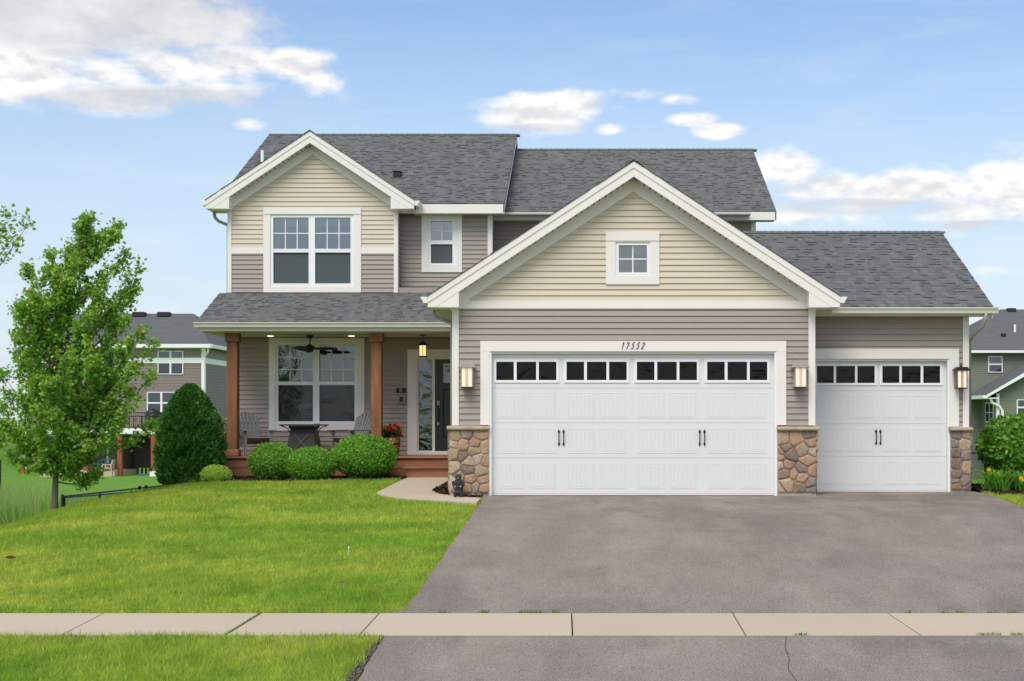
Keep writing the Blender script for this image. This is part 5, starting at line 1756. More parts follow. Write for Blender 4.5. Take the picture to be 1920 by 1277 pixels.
def maple(label, base, leader_pts, tips, nleaf, group, seed, lsize=.070):
    global rng
    keep = rng
    rng = np.random.default_rng(seed)
    root = empty('maple_tree', tuple(base), label, 'tree', group)
    mb = MB()
    lead = [np.array(p, float) for p in leader_pts]
    nr = np.linspace(.064, .010, len(lead))
    mb.tube([tuple(p) for p in lead], list(nr), 9)
    seg = np.cumsum([0] + [np.linalg.norm(lead[i + 1] - lead[i]) for i in range(len(lead) - 1)])
    zs = np.array([p[2] for p in lead])

    def at_z(z):
        return np.array([np.interp(z, zs, [p[k] for p in lead]) for k in range(3)])
    LP, LT, LN, LS, LC = [], [], [], [], []
    pal = np.array([(.225, .445, .058), (.18, .37, .048), (.28, .51, .072), (.34, .56, .09), (.14, .305, .042)])
    young = np.array([(.45, .58, .10), (.40, .58, .09), (.50, .42, .15), (.46, .56, .12)])
    pale = np.array([(.42, .52, .36), (.36, .46, .27)])
    per = nleaf / len(tips)
    for tp in tips:
        tp = np.array(tp, float)
        hor = math.hypot(tp[0] - at_z(tp[2])[0], tp[1] - at_z(tp[2])[1])
        z0 = max(zs[0] + .88, tp[2] - (.95 * hor + .25))
        z0 = min(z0, tp[2] - .08)
        st = at_z(z0)
        pts = branch_pts(st, tp, 7, -.10 * hor, .05)
        L = np.linalg.norm(tp - st)
        mb.tube([tuple(p) for p in pts], list(np.linspace(.010 + .011 * L, .003, 7)), 5)
        # twigs and leaves
        nt = int(5 + L * 7)
        for k in range(nt):
            t = random.uniform(.28, 1.0) if k > 1 else 1.0
            i = min(int(t * 6), 5); fr = t * 6 - i
            p = pts[i] * (1 - fr) + pts[i + 1] * fr
            dirb = (pts[i + 1] - pts[i]); dirb /= np.linalg.norm(dirb)
            q = rng.normal(size=3); q[2] = abs(q[2]) * .6 + .2
            tw = unit(dirb * 1.0 + q * .75)
            tl = random.uniform(.16, .36) * (1.05 - .45 * t)
            e = p + tw * tl
            mb.tube([tuple(p), tuple(e)], [.004, .002], 4, cap=False)
            m = max(5, int(per / nt * random.uniform(.7, 1.3)))
            s = rng.uniform(.15, 1.05, m)
            jit = rng.normal(size=(m, 3)) * .055
            LP.append(p + tw * tl * s[:, None] + jit)
            dd = unit(rng.normal(size=(m, 3)) * .8 + tw * .6 + np.array([0, 0, -.2]))
            LT.append(dd)
            LN.append(unit(rng.normal(size=(m, 3)) * .7 + np.array([0, -.15, 1.0])))
            LS.append(rng.uniform(.65, 1.2, m) * lsize)
            c = pal[rng.integers(0, 5, m)] * rng.uniform(.75, 1.25, (m, 1))
            yo = (s > .8) & (rng.random(m) < (.5 if t > .85 else .12))
            c[yo] = young[rng.integers(0, 4, yo.sum())] * rng.uniform(.8, 1.15, (yo.sum(), 1))
            pa = rng.random(m) < .05
            c[pa] = pale[rng.integers(0, 2, pa.sum())]
            LC.append(c)
    mb.build('trunk', M_bark, root, smooth=True)
    leaves('crown', np.concatenate(LP), np.concatenate(LN), np.concatenate(LT), np.concatenate(LS), np.concatenate(LC), 'maple', M_leaf, root)
    rng = keep
    return root


TY = 25.0
tb = (PX(103, TY), TY, float(terrain(PX(103, TY), TY)))
lead = [(tb[0], TY, tb[2] - .15), (PX(103, TY), TY, PZ(930, TY)), (PX(105, TY), TY, PZ(880, TY)), (PX(112, TY), TY, PZ(780, TY)), (PX(122, TY), TY + .05, PZ(660, TY)), (PX(138, TY), TY, PZ(540, TY)), (PX(158, TY), TY, PZ(455, TY)), (PX(172, TY), TY, PZ(420, TY))]
tip_px = [(168, 422), (200, 424), (214, 447), (190, 450), (152, 440), (112, 462), (132, 478), (88, 482), (100, 520), (60, 512), (226, 478), (224, 520), (262, 512), (250, 545), (228, 560), (40, 596), (62, 585), (28, 640), (12, 672),
          (240, 606), (268, 632), (252, 652), (276, 655), (282, 712), (258, 700), (240, 740), (2, 706), (14, 745), (-8, 770), (28, 800), (18, 828), (56, 850), (252, 768), (284, 800), (222, 806), (178, 842), (140, 866), (76, 872),
          (172, 894), (150, 760), (62, 724), (205, 668), (72, 655), (90, 610), (196, 590), (30, 690), (220, 760)]
tips = []
for (a, b) in tip_px:
    dy = random.uniform(-.55, .55)
    tips.append((PX(a, TY), TY + dy, PZ(b, TY)))
for k in range(46):
    zpx = random.uniform(500, 885)
    wd = np.interp(zpx, [440, 520, 600, 660, 760, 840, 890], [36, 66, 98, 122, 124, 84, 36])
    a = random.uniform(0, 6.28); rr = wd * random.uniform(.35, .95)
    cxp = np.interp(zpx, [440, 600, 700, 890], [160, 138, 135, 112])
    tips.append((PX(cxp + rr * math.cos(a), TY), TY + rr * math.sin(a) * TY / F, PZ(zpx, TY)))
maple('young maple tree with loose upright crown on the lawn slope', tb, lead, tips, 47000, 'maple trees', 5)
# second maple: only one bough reaches into the picture from the left
T2 = 21.0
b2x = PX(-175, T2)
b2 = (b2x, T2, float(terrain(b2x, T2)))
lead2 = [(b2x, T2, b2[2] - .15), (b2x, T2, b2[2] + 1.0), (b2x + .05, T2, b2[2] + 2.2), (b2x + .02, T2, b2[2] + 3.6), (b2x + .08, T2, b2[2] + 5.0)]
tips2 = [(PX(22, T2), T2 - .1, PZ(412, T2)), (PX(50, T2), T2, PZ(425, T2)), (PX(18, T2), T2 + .1, PZ(448, T2)), (PX(-6, T2), T2, PZ(440, T2)), (PX(-8, T2), T2 - .1, PZ(400, T2))]
for k in range(34):
    zz = random.uniform(1.5, 5.0); wd = np.interp(zz, [1.3, 2.4, 3.6, 5], [.7, 1.15, 1.0, .3])
    a = random.uniform(0, 6.28); rr = wd * random.uniform(.4, 1)
    if b2x + rr * math.cos(a) > PX(-40, T2): continue
    tips2.append((b2x + rr * math.cos(a), T2 + rr * math.sin(a), b2[2] + zz))
maple('maple whose single bough reaches in at the upper left edge', b2, lead2, tips2, 9000, 'maple trees', 9)

# hydrangea glimpsed between arborvitae and post
shrub('hydrangea', 'pale flowering shrub glimpsed between arborvitae and porch post', 'shrub', 400, 432, 785, 872, 30.6, 900, .07, [(.16, .27, .05), (.35, .42, .16), (.62, .62, .5), (.10, .2, .03)], seed=8, rough=.15)
shrub('viburnum', 'large leafy green shrub beyond the right garage corner', 'shrub', 1836, 2010, 778, 905, 25.9, 4200, .10, [(.13, .33, .035), (.17, .39, .045), (.095, .26, .03), (.27, .48, .075)], seed=10, rough=.12, depth=.75)
shrub('low_groundcover', 'low leafy clump at the foot of the arborvitae', 'plant', 354, 376, 897, 913, 27.9, 160, .06, [(.16, .24, .06), (.1, .17, .04)], seed=12, rough=.2)


def daylily(px, py, Y, n, h, label, seed, flowers=()):
    r_ = np.random.default_rng(seed)
    x, z = PX(px, Y), PZ(py, Y)
    root = empty('daylily', (x, Y, z), label, 'plant', 'daylilies beside the garage')
    K = 6
    quads, cols = [], []
    for i in range(n):
        a = r_.uniform(0, 6.28); L = h * r_.uniform(.5, 1.3); out = r_.uniform(.3, 1.3) * L * .85
        bx, by = x + r_.normal() * .09, Y + r_.normal() * .09
        w = r_.uniform(.008, .014)
        tt = np.linspace(0, 1, K)
        px_ = bx + math.cos(a) * out * tt ** 1.2; py_ = by + math.sin(a) * out * tt ** 1.2; pz_ = z + L * (1.6 * tt - 1.05 * tt ** 2.2)
        ww = w * (1 - tt ** 2.5) + .001
        sx, sy = -math.sin(a), math.cos(a)
        c = np.array([(.21, .45, .06), (.28, .53, .08), (.16, .37, .05)][r_.integers(0, 3)]) * r_.uniform(.8, 1.25)
        for k in range(K - 1):
            quads += [(px_[k] - sx * ww[k], py_[k] - sy * ww[k], pz_[k]), (px_[k] + sx * ww[k], py_[k] + sy * ww[k], pz_[k]), (px_[k + 1] + sx * ww[k + 1], py_[k + 1] + sy * ww[k + 1], pz_[k + 1]), (px_[k + 1] - sx * ww[k + 1], py_[k + 1] - sy * ww[k + 1], pz_[k + 1])]
            cols.append(c)
    new_obj('foliage', poly_mesh('foliage', np.array(quads), 4, np.array(cols)), M_leaf, root)
    for (fx, fy) in flowers:
        fxw, fzw = PX(fx, Y - .2), PZ(fy, Y - .2)
        MB().tube([(x, Y, z), ((x + fxw) / 2, Y - .1, z + (fzw - z) * .6), (fxw, Y - .2, fzw)], .004, 5, (.09, .2, .03)).build('flower_stalk', M_leaf, root)
        m = 8
        dirs = np.array([(math.cos(k * 6.28 / m), -.3, math.sin(k * 6.28 / m)) for k in range(m)])
        leaves('blossom', np.repeat([[fxw, Y - .2, fzw]], m, 0), np.repeat([[0, -1., .3]], m, 0), dirs, np.full(m, .045), np.repeat([[.85, .64, .02]], m, 0) * r_.uniform(.85, 1.1, (m, 1)), 'oval', M_leaf, root)


daylily(1868, 921, 25.2, 190, .50, 'arching daylily clump with one yellow bloom next to the stone pier', 31, [(1854, 880)])
daylily(1932, 924, 25.0, 170, .48, 'arching daylily clump cut by the right edge of the picture', 32, [(1914, 896), (1917, 899)])
daylily(1902, 917, 25.8, 130, .46, 'arching daylily clump behind the other two, under the big shrub', 33, [(1899, 878)])


# ------------------------------------------------------------------ mulch
def bark_chips():
    n = 15000
    X = np.concatenate([rng.uniform(-9.3, -3.8, n), rng.uniform(-2.9, -1.8, 2600), rng.uniform(6.95, 10, 4000)])
    Y = np.concatenate([rng.uniform(27.2, 29.75, n), rng.uniform(23.3, 26, 2600), rng.uniform(23.3, 27, 4000)])
    k = in_bed(X, Y); X, Y = X[k], Y[k]
    m = len(X)
    Z = terrain(X, Y) + rng.uniform(.0, .03, m)
    a = rng.uniform(0, 6.28, m); L = rng.uniform(.02, .055, m); w = rng.uniform(.006, .014, m)
    t = np.stack([np.cos(a), np.sin(a), rng.normal(size=m) * .35], 1); s = np.stack([-np.sin(a), np.cos(a), rng.normal(size=m) * .5], 1)
    c = np.stack([X, Y, Z], 1)
    v = np.stack([c - t * L[:, None] - s * w[:, None], c + t * L[:, None] - s * w[:, None], c + t * L[:, None] * .9 + s * w[:, None], c - t * L[:, None] * .8 + s * w[:, None]], 1)
    pal = np.array([(.040, .024, .017), (.062, .037, .026), (.028, .018, .014), (.085, .055, .04)])
    o = new_obj('bark_mulch', poly_mesh('bark_mulch', v.reshape(-1, 3), 4, pal[rng.integers(0, 4, m)]), M_chip)
    put_props(o, 'dark brown bark mulch in the planting beds', 'mulch', kind='stuff')


def bed_sheet():
    xs = np.arange(-9.4, 10.3, .1); ys = np.arange(23.2, 33, .1)
    X, Y = np.meshgrid(xs, ys)
    k = in_bed(X, Y)
    X, Y = X[k], Y[k]
    h = .056
    q = [(-h, -h), (h, -h), (h, h), (-h, h)]
    v = np.stack([np.stack([X + a, Y + b, terrain(X + a, Y + b) + .012], 1) for a, b in q], 1)
    o = new_obj('mulch_bed', poly_mesh('mulch_bed', v.reshape(-1, 3), 4), M_mulch)
    put_props(o, 'dark mulch planting beds around the porch and garage', 'mulch', kind='structure')


bed_sheet()
bark_chips()


# ------------------------------------------------------------------ grass
def vnoise(X, Y, s, seed):
    r_ = np.random.default_rng(seed)
    o = np.zeros_like(X)
    for k in range(7):
        a = r_.uniform(0, 6.28); f = s * r_.uniform(.5, 2.2)
        o += np.sin(X * f * math.cos(a) + Y * f * math.sin(a) + r_.uniform(0, 6.28) + 1.3 * np.sin((X * math.sin(a) - Y * math.cos(a)) * f * .7))
    return o / 7


def lawn():
    cells = []
    for (xa, xb, ya, yb, den, h, w) in ((-8.5, -1.55, 9.2, 12.2, 5000, .050, .0062), (-10.0, -1.75, 13.36, 16, 4400, .045, .0066), (-11.5, -1.75, 16, 19, 3200, .044, .0078),
                                        (-13, -1.75, 19, 22, 2400, .044, .009), (-12.5, -1.75, 22, 25, 1900, .045, .0105), (-13, -3.5, 25, 29, 1500, .046, .012), (6.85, 11.5, 19, 24.6, 1900, .045, .010), (6.85, 11, 13.38, 19, 1500, .045, .011), (6.9, 10, 9.2, 12.2, 1500, .05, .010), (-15, -9, 25, 34, 500, .06, .014)):
        n = int((xb - xa) * (yb - ya) * den)
        X = rng.uniform(xa, xb, n); Y = rng.uniform(ya, yb, n)
        # keep what the lens and a step to either side can see
        k = (X > -.52 * Y - 2.6)
        X, Y = X[k], Y[k]
        e = .012 * np.sin(Y * 7 + X * 5) + .010 * np.sin(Y * 23) + .010 * np.sin(X * 17) + rng.normal(size=len(X)) * .02
        k = ~hard(X + e * (X < 5), Y + e * .8)
        k &= ~(walk_inside(X + .05, Y) | walk_inside(X, Y + .04))
        X, Y = X[k], Y[k]
        m = len(X)
        tall = 1 + .35 * vnoise(X, Y, 2.4, 3) + .25 * (rng.random(m) ** 6) * 3
        H = h * tall * rng.uniform(.55, 1.25, m)
        a = rng.uniform(0, 6.28, m); lean = rng.uniform(.1, .9, m) * H
        Z = terrain(X, Y) - .004
        dx, dy = np.cos(a), np.sin(a)
        ww = w * rng.uniform(.6, 1.4, m) / 2
        b = rng.uniform(0, 6.28, m)
        v0 = np.stack([X - ww * np.cos(b), Y - ww * np.sin(b), Z], 1); v1 = np.stack([X + ww * np.cos(b), Y + ww * np.sin(b), Z], 1)
        v2 = np.stack([X + dx * lean, Y + dy * lean, Z + H], 1)
        patch = vnoise(X, Y * 2.2, 1.1, 5); patch2 = vnoise(X, Y, 4.0, 6); patch3 = vnoise(X, Y * 3, .5, 8); clump = vnoise(X, Y * 1.5, 16, 9) + .7 * vnoise(X, Y * 1.6, 34, 10)
        g = np.array([.265, .445, .042]); yl_ = np.array([.52, .55, .10]); dk = np.array([.16, .325, .034])
        f = np.clip(.40 + .58 * patch + .40 * patch3 + .34 * patch2 + rng.normal(size=m) * .22, 0, 1)[:, None]
        c = g * (1 - f) + yl_ * f
        q = np.clip(-.1 - patch2 * .6 - patch * .4 + rng.normal(size=m) * .3, 0, .8)[:, None]
        c = c * (1 - q) + dk * q
        c = c * np.clip(1.0 + .40 * clump + .16 * patch2 + rng.normal(size=m) * .14, .4, 1.8)[:, None]
        st = rng.random(m) < .035
        c[st] = np.array([.46, .40, .17]) * rng.uniform(.7, 1.1, (st.sum(), 1))
        cells.append((np.stack([v0, v1, v2], 1).reshape(-1, 3), c))
    V = np.concatenate([q[0] for q in cells]); C = np.concatenate([q[1] for q in cells])
    o = new_obj('lawn_grass', poly_mesh('lawn_grass', V, 3, C), M_grass)
    put_props(o, 'mown yellow-green front lawn grass', 'grass', kind='stuff')


lawn()


def tufts(name, label, X, Y, Z, n_each, h, w, pal, spread, seed):
    r_ = np.random.default_rng(seed)
    X = np.repeat(X, n_each) + r_.normal(size=len(X) * n_each) * spread
    Y = np.repeat(Y, n_each) + r_.normal(size=len(Y) * n_each) * spread * .4
    Z = np.repeat(Z, n_each)
    m = len(X)
    H = h * r_.uniform(.4, 1.2, m); a = r_.uniform(0, 6.28, m); ln = H * r_.uniform(.05, .5, m)
    ww = w * r_.uniform(.6, 1.3, m) / 2
    v = np.stack([np.stack([X - ww, Y, Z], 1), np.stack([X + ww, Y, Z], 1), np.stack([X + ln * np.cos(a), Y + ln * np.sin(a), Z + H], 1)], 1)
    c = np.array(pal)[r_.integers(0, len(pal), m)] * r_.uniform(.75, 1.25, (m, 1))
    o = new_obj(name, poly_mesh(name, v.reshape(-1, 3), 3, c), M_grass)
    put_props(o, label, 'grass', kind='stuff')


wx = np.array([PX(q, 13.42) for q in (830, 905, 912, 978, 990, 1000, 1012, 1042, 1700, 1770, 1800, 1860, 1900)])
tufts('edge_weeds', 'little weed tufts in the joint between driveway and sidewalk', wx, np.full(len(wx), 13.42), np.full(len(wx), -.572), 22, .035, .006, [(.10, .22, .02), (.18, .26, .04)], .028, 41)
wx = np.array([PX(q, 12.14) for q in (1498, 1505, 1840, 1856, 1872, 1905, 1912)])
tufts('joint_weeds', 'weed tufts along the street side of the sidewalk', wx, np.full(len(wx), 12.14), np.full(len(wx), -.59), 18, .03, .006, [(.10, .22, .02), (.18, .26, .04)], .028, 42)
t_ = np.linspace(0, 1, 60)
tufts('crack_grass', 'grass growing in one open sidewalk joint', PX(421, 12.16) * (1 - t_) + PX(487, 13.4) * t_ + .007, 12.16 * (1 - t_) + 13.4 * t_, -.605 * (1 - t_) - .59 * t_, 10, .03, .005, [(.11, .2, .03), (.2, .24, .06)], .008, 43)
m_ = 1500
xm = rng.uniform(-22, -15.2, m_); ym = rng.uniform(40, 48, m_)
kk = (xm / ym < -.392 - .04 * vnoise(xm, ym, .8, 4))
xm, ym = xm[kk], ym[kk]
tufts('meadow_grass', 'tall unmown seed-headed meadow grass behind the lawn slope', xm, ym, terrain(xm, ym), 14, 1.05, .022, [(.17, .38, .05), (.21, .42, .07), (.28, .42, .12), (.40, .38, .22)], .16, 44)
xm = rng.uniform(-13, -10.4, 120); ym = rng.uniform(29.6, 32.6, 120)
tufts('weed_clump', 'pale leafy weeds at the foot of the fence corner', xm, ym, terrain(xm, ym), 26, .32, .03, [(.16, .24, .1), (.12, .22, .05), (.22, .28, .16)], .1, 45)

def gravel_edge():
    n = 2600
    Y = rng.uniform(9.4, 12.12, n); X = DRX0 + .03 * (12.1 - Y) - np.abs(rng.normal(size=n)) * .055 + .01
    Z = -.72 + (Y - 7.25) * (.122 / 4.9) + rng.uniform(-.004, .012, n)
    r_ = rng.uniform(.004, .012, n)
    a = rng.uniform(0, 6.28, n)
    v = []
    for k in range(4):
        q = a + k * 1.57
        v.append(np.stack([X + r_ * np.cos(q), Y + r_ * np.sin(q), Z + r_ * (.6 if k % 2 else -.1)], 1))
    c = np.array([(.22, .2, .18), (.15, .13, .115), (.3, .27, .24), (.11, .09, .075)])[rng.integers(0, 4, n)]
    o = new_obj('edge_gravel', poly_mesh('edge_gravel', np.stack(v, 1).reshape(-1, 3), 4, c), M_chip)
    put_props(o, 'loose grey gravel along the grass edge of the driveway apron', 'gravel', kind='stuff')


gravel_edge()

# small lawn things
def lawn_pt(px, py):
    for Y in np.arange(12.0, 30, .02):
        z = float(terrain(PX(px, Y), Y))
        if PCY + (EYE - z) * F / Y <= py:
            return PX(px, Y), float(Y), z
    return PX(px, 20), 20., float(terrain(PX(px, 20), 20))


x, y, z = lawn_pt(653.5, 1042)
o = empty('marker_stake', (x, y, z), 'thin white plastic marker stake standing in the lawn', 'stake')
MB().tube([(0, 0, -.05), (.004, 0, .09)], .0035, 6).build('rod', M_white, o, True)
MB().prism([(-.005, .09), (.008, .09), (.007, .12), (-.004, .12)], 'y', -.002, .002).build('tag', M_white, o, True)
x, y, z = lawn_pt(20, 1053)
o = empty('dead_leaf', (x, y, z + .03), 'curled brown dead leaf lying on the lawn at the left', 'leaf')
mb = MB()
for s in (-1, 1):
    mb.add([(-.075, 0, .02), (0, s * .03, .045), (.075, 0, .02), (0, 0, 0)], [(0, 1, 3), (1, 2, 3)])
mb.build('blade', mat('dead_leaf', (.20, .085, .05), .8), o, True)
for lx, ly, lab in ((640, 1096, 'rust-red dead twigs in the lawn near the sidewalk, larger clump'), (657, 1100, 'rust-red dead sprig in the lawn near the sidewalk, smaller clump')):
    x, y, z = lawn_pt(lx, ly)
    o = empty('dead_sprig', (x, y, z), lab, 'twig')
    mb = MB()
    for k in range(9 if lx < 650 else 5):
        a = random.uniform(0, 6.28); L = random.uniform(.05, .12)
        mb.tube([(random.uniform(-.09, .09), random.uniform(-.05, .05), .015), (math.cos(a) * L, math.sin(a) * L * .4, random.uniform(.03, .055))], .0022, 4)
    mb.build('stalk', mat('rust_twig' + str(lx), (.28, .06, .03), .8), o, True)


# ------------------------------------------------------------------ chain-link fences
M_fence = mat('black_chainlink', (.012, .013, .012), .4, .5)


def chainlink(name, label, pts, gz, hgt, posts=2.4, mesh_step=.085):
    """pts: plan points; gz(x,y) top height"""
    root = empty(name, (pts[0][0], pts[0][1], gz(*pts[0]) - hgt), label, 'fence', 'black chain-link fences')
    for (a, b) in zip(pts[:-1], pts[1:]):
        a = Vector((*a, gz(*a))); b = Vector((*b, gz(*b)))
        L = (b.xy - a.xy).length
        n = max(1, round(L / posts))
        MB().tube([a, b], .021, 8).build('top_rail', M_fence, root)
        for i in range(n + 1):
            p = a + (b - a) * (i / n)
            MB().tube([p - Vector((0, 0, hgt + .3)), p + Vector((0, 0, .05))], .034 if i in (0, n) else .026, 8).build('post', M_fence, root)
        mb = MB()
        u = (b - a) / L
        m = int(L / mesh_step)
        side = Vector((-u.y, u.x, 0)).normalized() * .003
        seg = int(hgt / mesh_step)
        w = .0035
        for i in range(-seg, m):
            for sg in (1, -1):
                s0, s1 = i * mesh_step, (i + seg) * mesh_step
                z0, z1 = -hgt, 0.0
                if s0 < 0: z0 = -hgt + (0 - s0); s0 = 0
                if s1 > L: z1 = -(s1 - L); s1 = L
                if s1 <= s0: continue
                p = a + u * s0; q = a + u * s1
                p = Vector((p.x, p.y, a.z + (b.z - a.z) * s0 / L)); q = Vector((q.x, q.y, a.z + (b.z - a.z) * s1 / L))
                if sg > 0: p.z += z0; q.z += z1
                else: p.z += -(z0 + hgt); q.z += -(z1 + hgt)
                dn = Vector((u.x, u.y, 0)) * w
                mb.add([p - dn, p + dn, q + dn, q - dn], [(0, 1, 2, 3)])
        fb = mb.build('wire_mesh', M_fence, root, recalc=False)
        fb['kind'] = 'stuff'


fx, fy = PX(117, 33), 33.0
ftop = lambda x, y: PZ(931, 33) + (x - fx) * (PZ(909, 33) - PZ(931, 33)) / (PX(320, 33) - fx)
chainlink('chainlink_fence', 'black chain-link fence running from the corner post toward the house', [(fx, fy), (PX(262, 33), fy), (PX(274, 33), fy), (-8.25, fy)], ftop, 1.3)
fside = lambda x, y: np.interp(y, [33, 37, 50], [PZ(933, 33), PZ(930.5, 37), -.95]).item()
chainlink('chainlink_fence', 'black chain-link fence running back from the corner post into the yard', [(fx + .02, fy + .05), (fx + .02, 50)], fside, 1.2, 2.6)
fx2 = PX(1848, 29.5)
chainlink('chainlink_fence', 'black chain-link fence between the garage corner and the big shrub', [(S1, 29.5), (fx2, 29.5), (fx2 + 1.6, 29.5)], lambda x, y: PZ(849, 29.5), 1.3)
lp = empty('fence_post', (PX(0, 60), 60, float(terrain(PX(0, 60), 60))), 'black fence post standing at the far left edge', 'post')
MB().tube([(0, 0, -.2), (0, 0, 1.6)], .05, 8).build('post', M_fence, lp, True)

# ------------------------------------------------------------------ neighbouring houses
M_ngrey = lap_mat('far_grey_lap', (.215, .178, .162, 1), .18)
M_nup = lap_mat('far_taupe_shake', (.29, .24, .205, 1), .15, .7)
M_ngreen = lap_mat('far_green_lap', (.165, .185, .14, 1), .12)
M_npost = mat('far_cedar', (.30, .085, .04), .7)
M_npane = glass_mat('far_glass', (.8, .85, .87), 1.7)
M_nblind = mat('far_blind', (.42, .48, .50), .7)
M_nscreen = mat('far_screen', (.17, .20, .22), .7)


def far_window(house_, Y, r, cols=2, rows=2, label=None, ny=-1):
    x0, x1, z0, z1 = rect(r, Y)
    w = .07
    holes = []
    cw = (x1 - x0) / cols; rh = (z1 - z0) / rows
    for i in range(cols):
        for j in range(rows):
            holes.append((x0 + i * cw + w * .8, x0 + (i + 1) * cw - w * .8, z0 + j * rh + w * .6, z0 + (j + 1) * rh - w * .6))
    f = MB().plate(x0, x1, z0, z1, Y - .06, Y - .005, holes).build('window', M_white, house_)
    for k, h in enumerate(holes):
        MB().box(h[0], h[1], Y - .04, Y - .03, h[2], h[3]).build('pane', M_npane, f)
        top = (k % rows) == rows - 1
        MB().box(h[0], h[1], Y - .02, Y - .012, h[2], h[3]).build('blind', M_nblind if top else M_nscreen, f)


def left_neighbour():
    Y = 85.0
    gz = -2.0
    h = empty('neighbour_house', (PX(220, Y), Y, gz), 'large grey walk-out house with a raised deck behind the maple', 'house')
    x0, x1 = PX(48, Y), PX(383, Y)
    ze = PZ(649, Y); zt = PZ(671, Y); zm = PZ(681, Y)
    YBK = Y + 13
    # main wall with the dark recess under the deck
    rx0, rx1 = PX(230, Y), PX(300, Y)
    zd = PZ(812, Y)
    wl = MB().plate(x0, x1, gz - .5, zm, Y, Y + .3, [(rx0, rx1, gz - .6, zd - .2)]).build('wall', M_ngrey, h)
    MB().box(rx0 - .3, rx1 + .3, Y + 2.2, Y + 2.4, gz - .5, zd).build('recess_wall', M_ngrey, h)
    MB().box(rx0 - .3, rx0, Y + .3, Y + 2.2, gz - .5, zd).build('recess_wall', M_ngrey, h)
    MB().box(rx1, rx1 + .3, Y + .3, Y + 2.2, gz - .5, zd).build('recess_wall', M_ngrey, h)
    MB().box(x0, x1, Y + .01, Y + .3, zt, ze).build('upper_wall', M_nup, h)
    MB().box(x1 - .3, x1, Y + .301, YBK, gz - .5, zm).build('side_wall', M_ngrey, h)
    MB().box(x1 - .3, x1 + .002, Y + .301, YBK, zt, ze).build('side_upper_wall', M_nup, h)
    MB().box(x0, x0 + .3, Y + .301, YBK, gz - .5, ze).build('side_wall', M_ngrey, h)
    MB().box(x0 - .02, x1 + .05, Y - .05, Y + .28, zm, zt).build('band_board', M_white, h)
    MB().box(x1 - .2, x1 + .05, Y + .285, YBK, zm, zt).build('band_board', M_white, h)
    MB().box(x1 - .16, x1 + .06, Y - .07, Y + .15, gz, ze - .001).build('corner_board', M_white, h)
    MB().box(x0 - .06, x0 + .16, Y - .07, Y + .15, gz, ze - .001).build('corner_board', M_white, h)
    # hip roof
    ex0, ex1, ey0, ey1 = x0 - .5, x1 + .5, Y - .5, YBK + .5
    zr = PZ(588, (ey0 + ey1) / 2)
    rxa, rxb = PX(215, 91) - 6, PX(362, 91.5)
    yc = (ey0 + ey1) / 2
    zz = ze + .08
    rf = MB().add([(ex0, ey0, zz), (ex1, ey0, zz), (ex1, ey1, zz), (ex0, ey1, zz), (rxa, yc, zr), (rxb, yc, zr)], [(0, 1, 5, 4), (1, 2, 5), (2, 3, 4, 5), (3, 0, 4), (3, 2, 1, 0)]).build('roof', M_shingle_far, h)
    MB().box(ex0 - .05, ex1 + .05, ey0 - .12, ey0 + .02, zz - .2, zz + .02).build('gutter', M_white, rf)
    MB().box(ex1 - .02, ex1 + .12, ey0 + .02, ey1, zz - .2, zz + .02).build('gutter', M_white, rf)
    MB().box(ex0, ex1 - .03, ey0 + .03, Y + .3, zz - .22, zz - .16).build('soffit', M_white, rf)
    for q in (253, 300):
        xq = PX(q, 90); k = .94
        MB().box(xq - .4, xq + .4, yc - .9, yc - .3, zr - .28, zr + .05).build('roof_vent', M_under, rf, bevel=.05)
    MB().tube([(x1 + .35, Y - .4, zz - .2), (x1 + .33, Y - .35, zz - .45), (x1 + .02, Y - .12, zz - .75), (x1 + .02, Y - .12, gz)], .06, 6).build('downspout', M_white, h)
    far_window(h, Y, (296, 344, 658, 702))
    far_window(h, Y, (276, 330, 735, 776))
    far_window(h, Y, (214, 234, 672, 701), 1, 2)
    far_window(h, Y, (100, 156, 830, 866), 2, 2)
    far_window(h, Y, (180, 225, 828, 888), 2, 1)
    far_window(h, Y, (60, 110, 690, 735), 2, 2)
    far_window(h, Y, (190, 222, 745, 806), 2, 1)
    # deck
    dx0, dx1 = PX(78, 81.5), PX(301, 81.5)
    dk = MB().box(dx0, dx1, 81.5, Y, zd - .02, PZ(803.5, 81.5)).build('deck', M_white, h)
    for q in (42, 162, 225.5, 288.5):
        xq = PX(q, 81.7)
        if q > 60: xq = max(min(xq, dx1 - .1), dx0 + .1)
        MB().box(xq - .13, xq + .13, 81.55, 81.8, gz - .2, zd - .02).build('deck_post', M_npost, dk)
    zr1 = PZ(773, 81.5)
    zr0 = PZ(803.5, 81.5)
    MB().box(dx0, dx1, 81.5, 81.56, zr1 - .06, zr1).build('hand_rail', M_black, dk)
    MB().box(dx0, dx1, 81.5, 81.56, zr0 + .06, zr0 + .12).build('bottom_rail', M_black, dk)
    mb = MB()
    xq = dx0
    while xq < dx1:
        mb.box(xq - .011, xq + .011, 81.52, 81.54, zr0 + .1, zr1 - .05); xq += .11
    mb.build('balusters', M_black, dk)['kind'] = 'stuff'
    # patio slab
    MB().box(PX(75, 81), PX(215, 81), 81, Y, gz - .2, PZ(883.5, 81)).build('patio_slab', M_conc, h)
    # things on and under the deck
    g = empty('covered_grill', (PX(286, 82.5), 82.5, zr0), 'barbecue under a black cover on the neighbour deck', 'grill')
    MB().lathe([(.42, 0), (.44, .6), (.42, .9), (.34, 1.06), (.18, 1.14), (.02, 1.15)], n=10).build('cover', M_black, g, True, smooth=True)
    MB().lathe([(.05, 1.15), (.04, 1.2), (.01, 1.21)], n=8).build('cover_knot', M_black, g, True)
    tb_ = empty('patio_set', (PX(258, 83), 83, zr0), 'dark patio table on the neighbour deck', 'table')
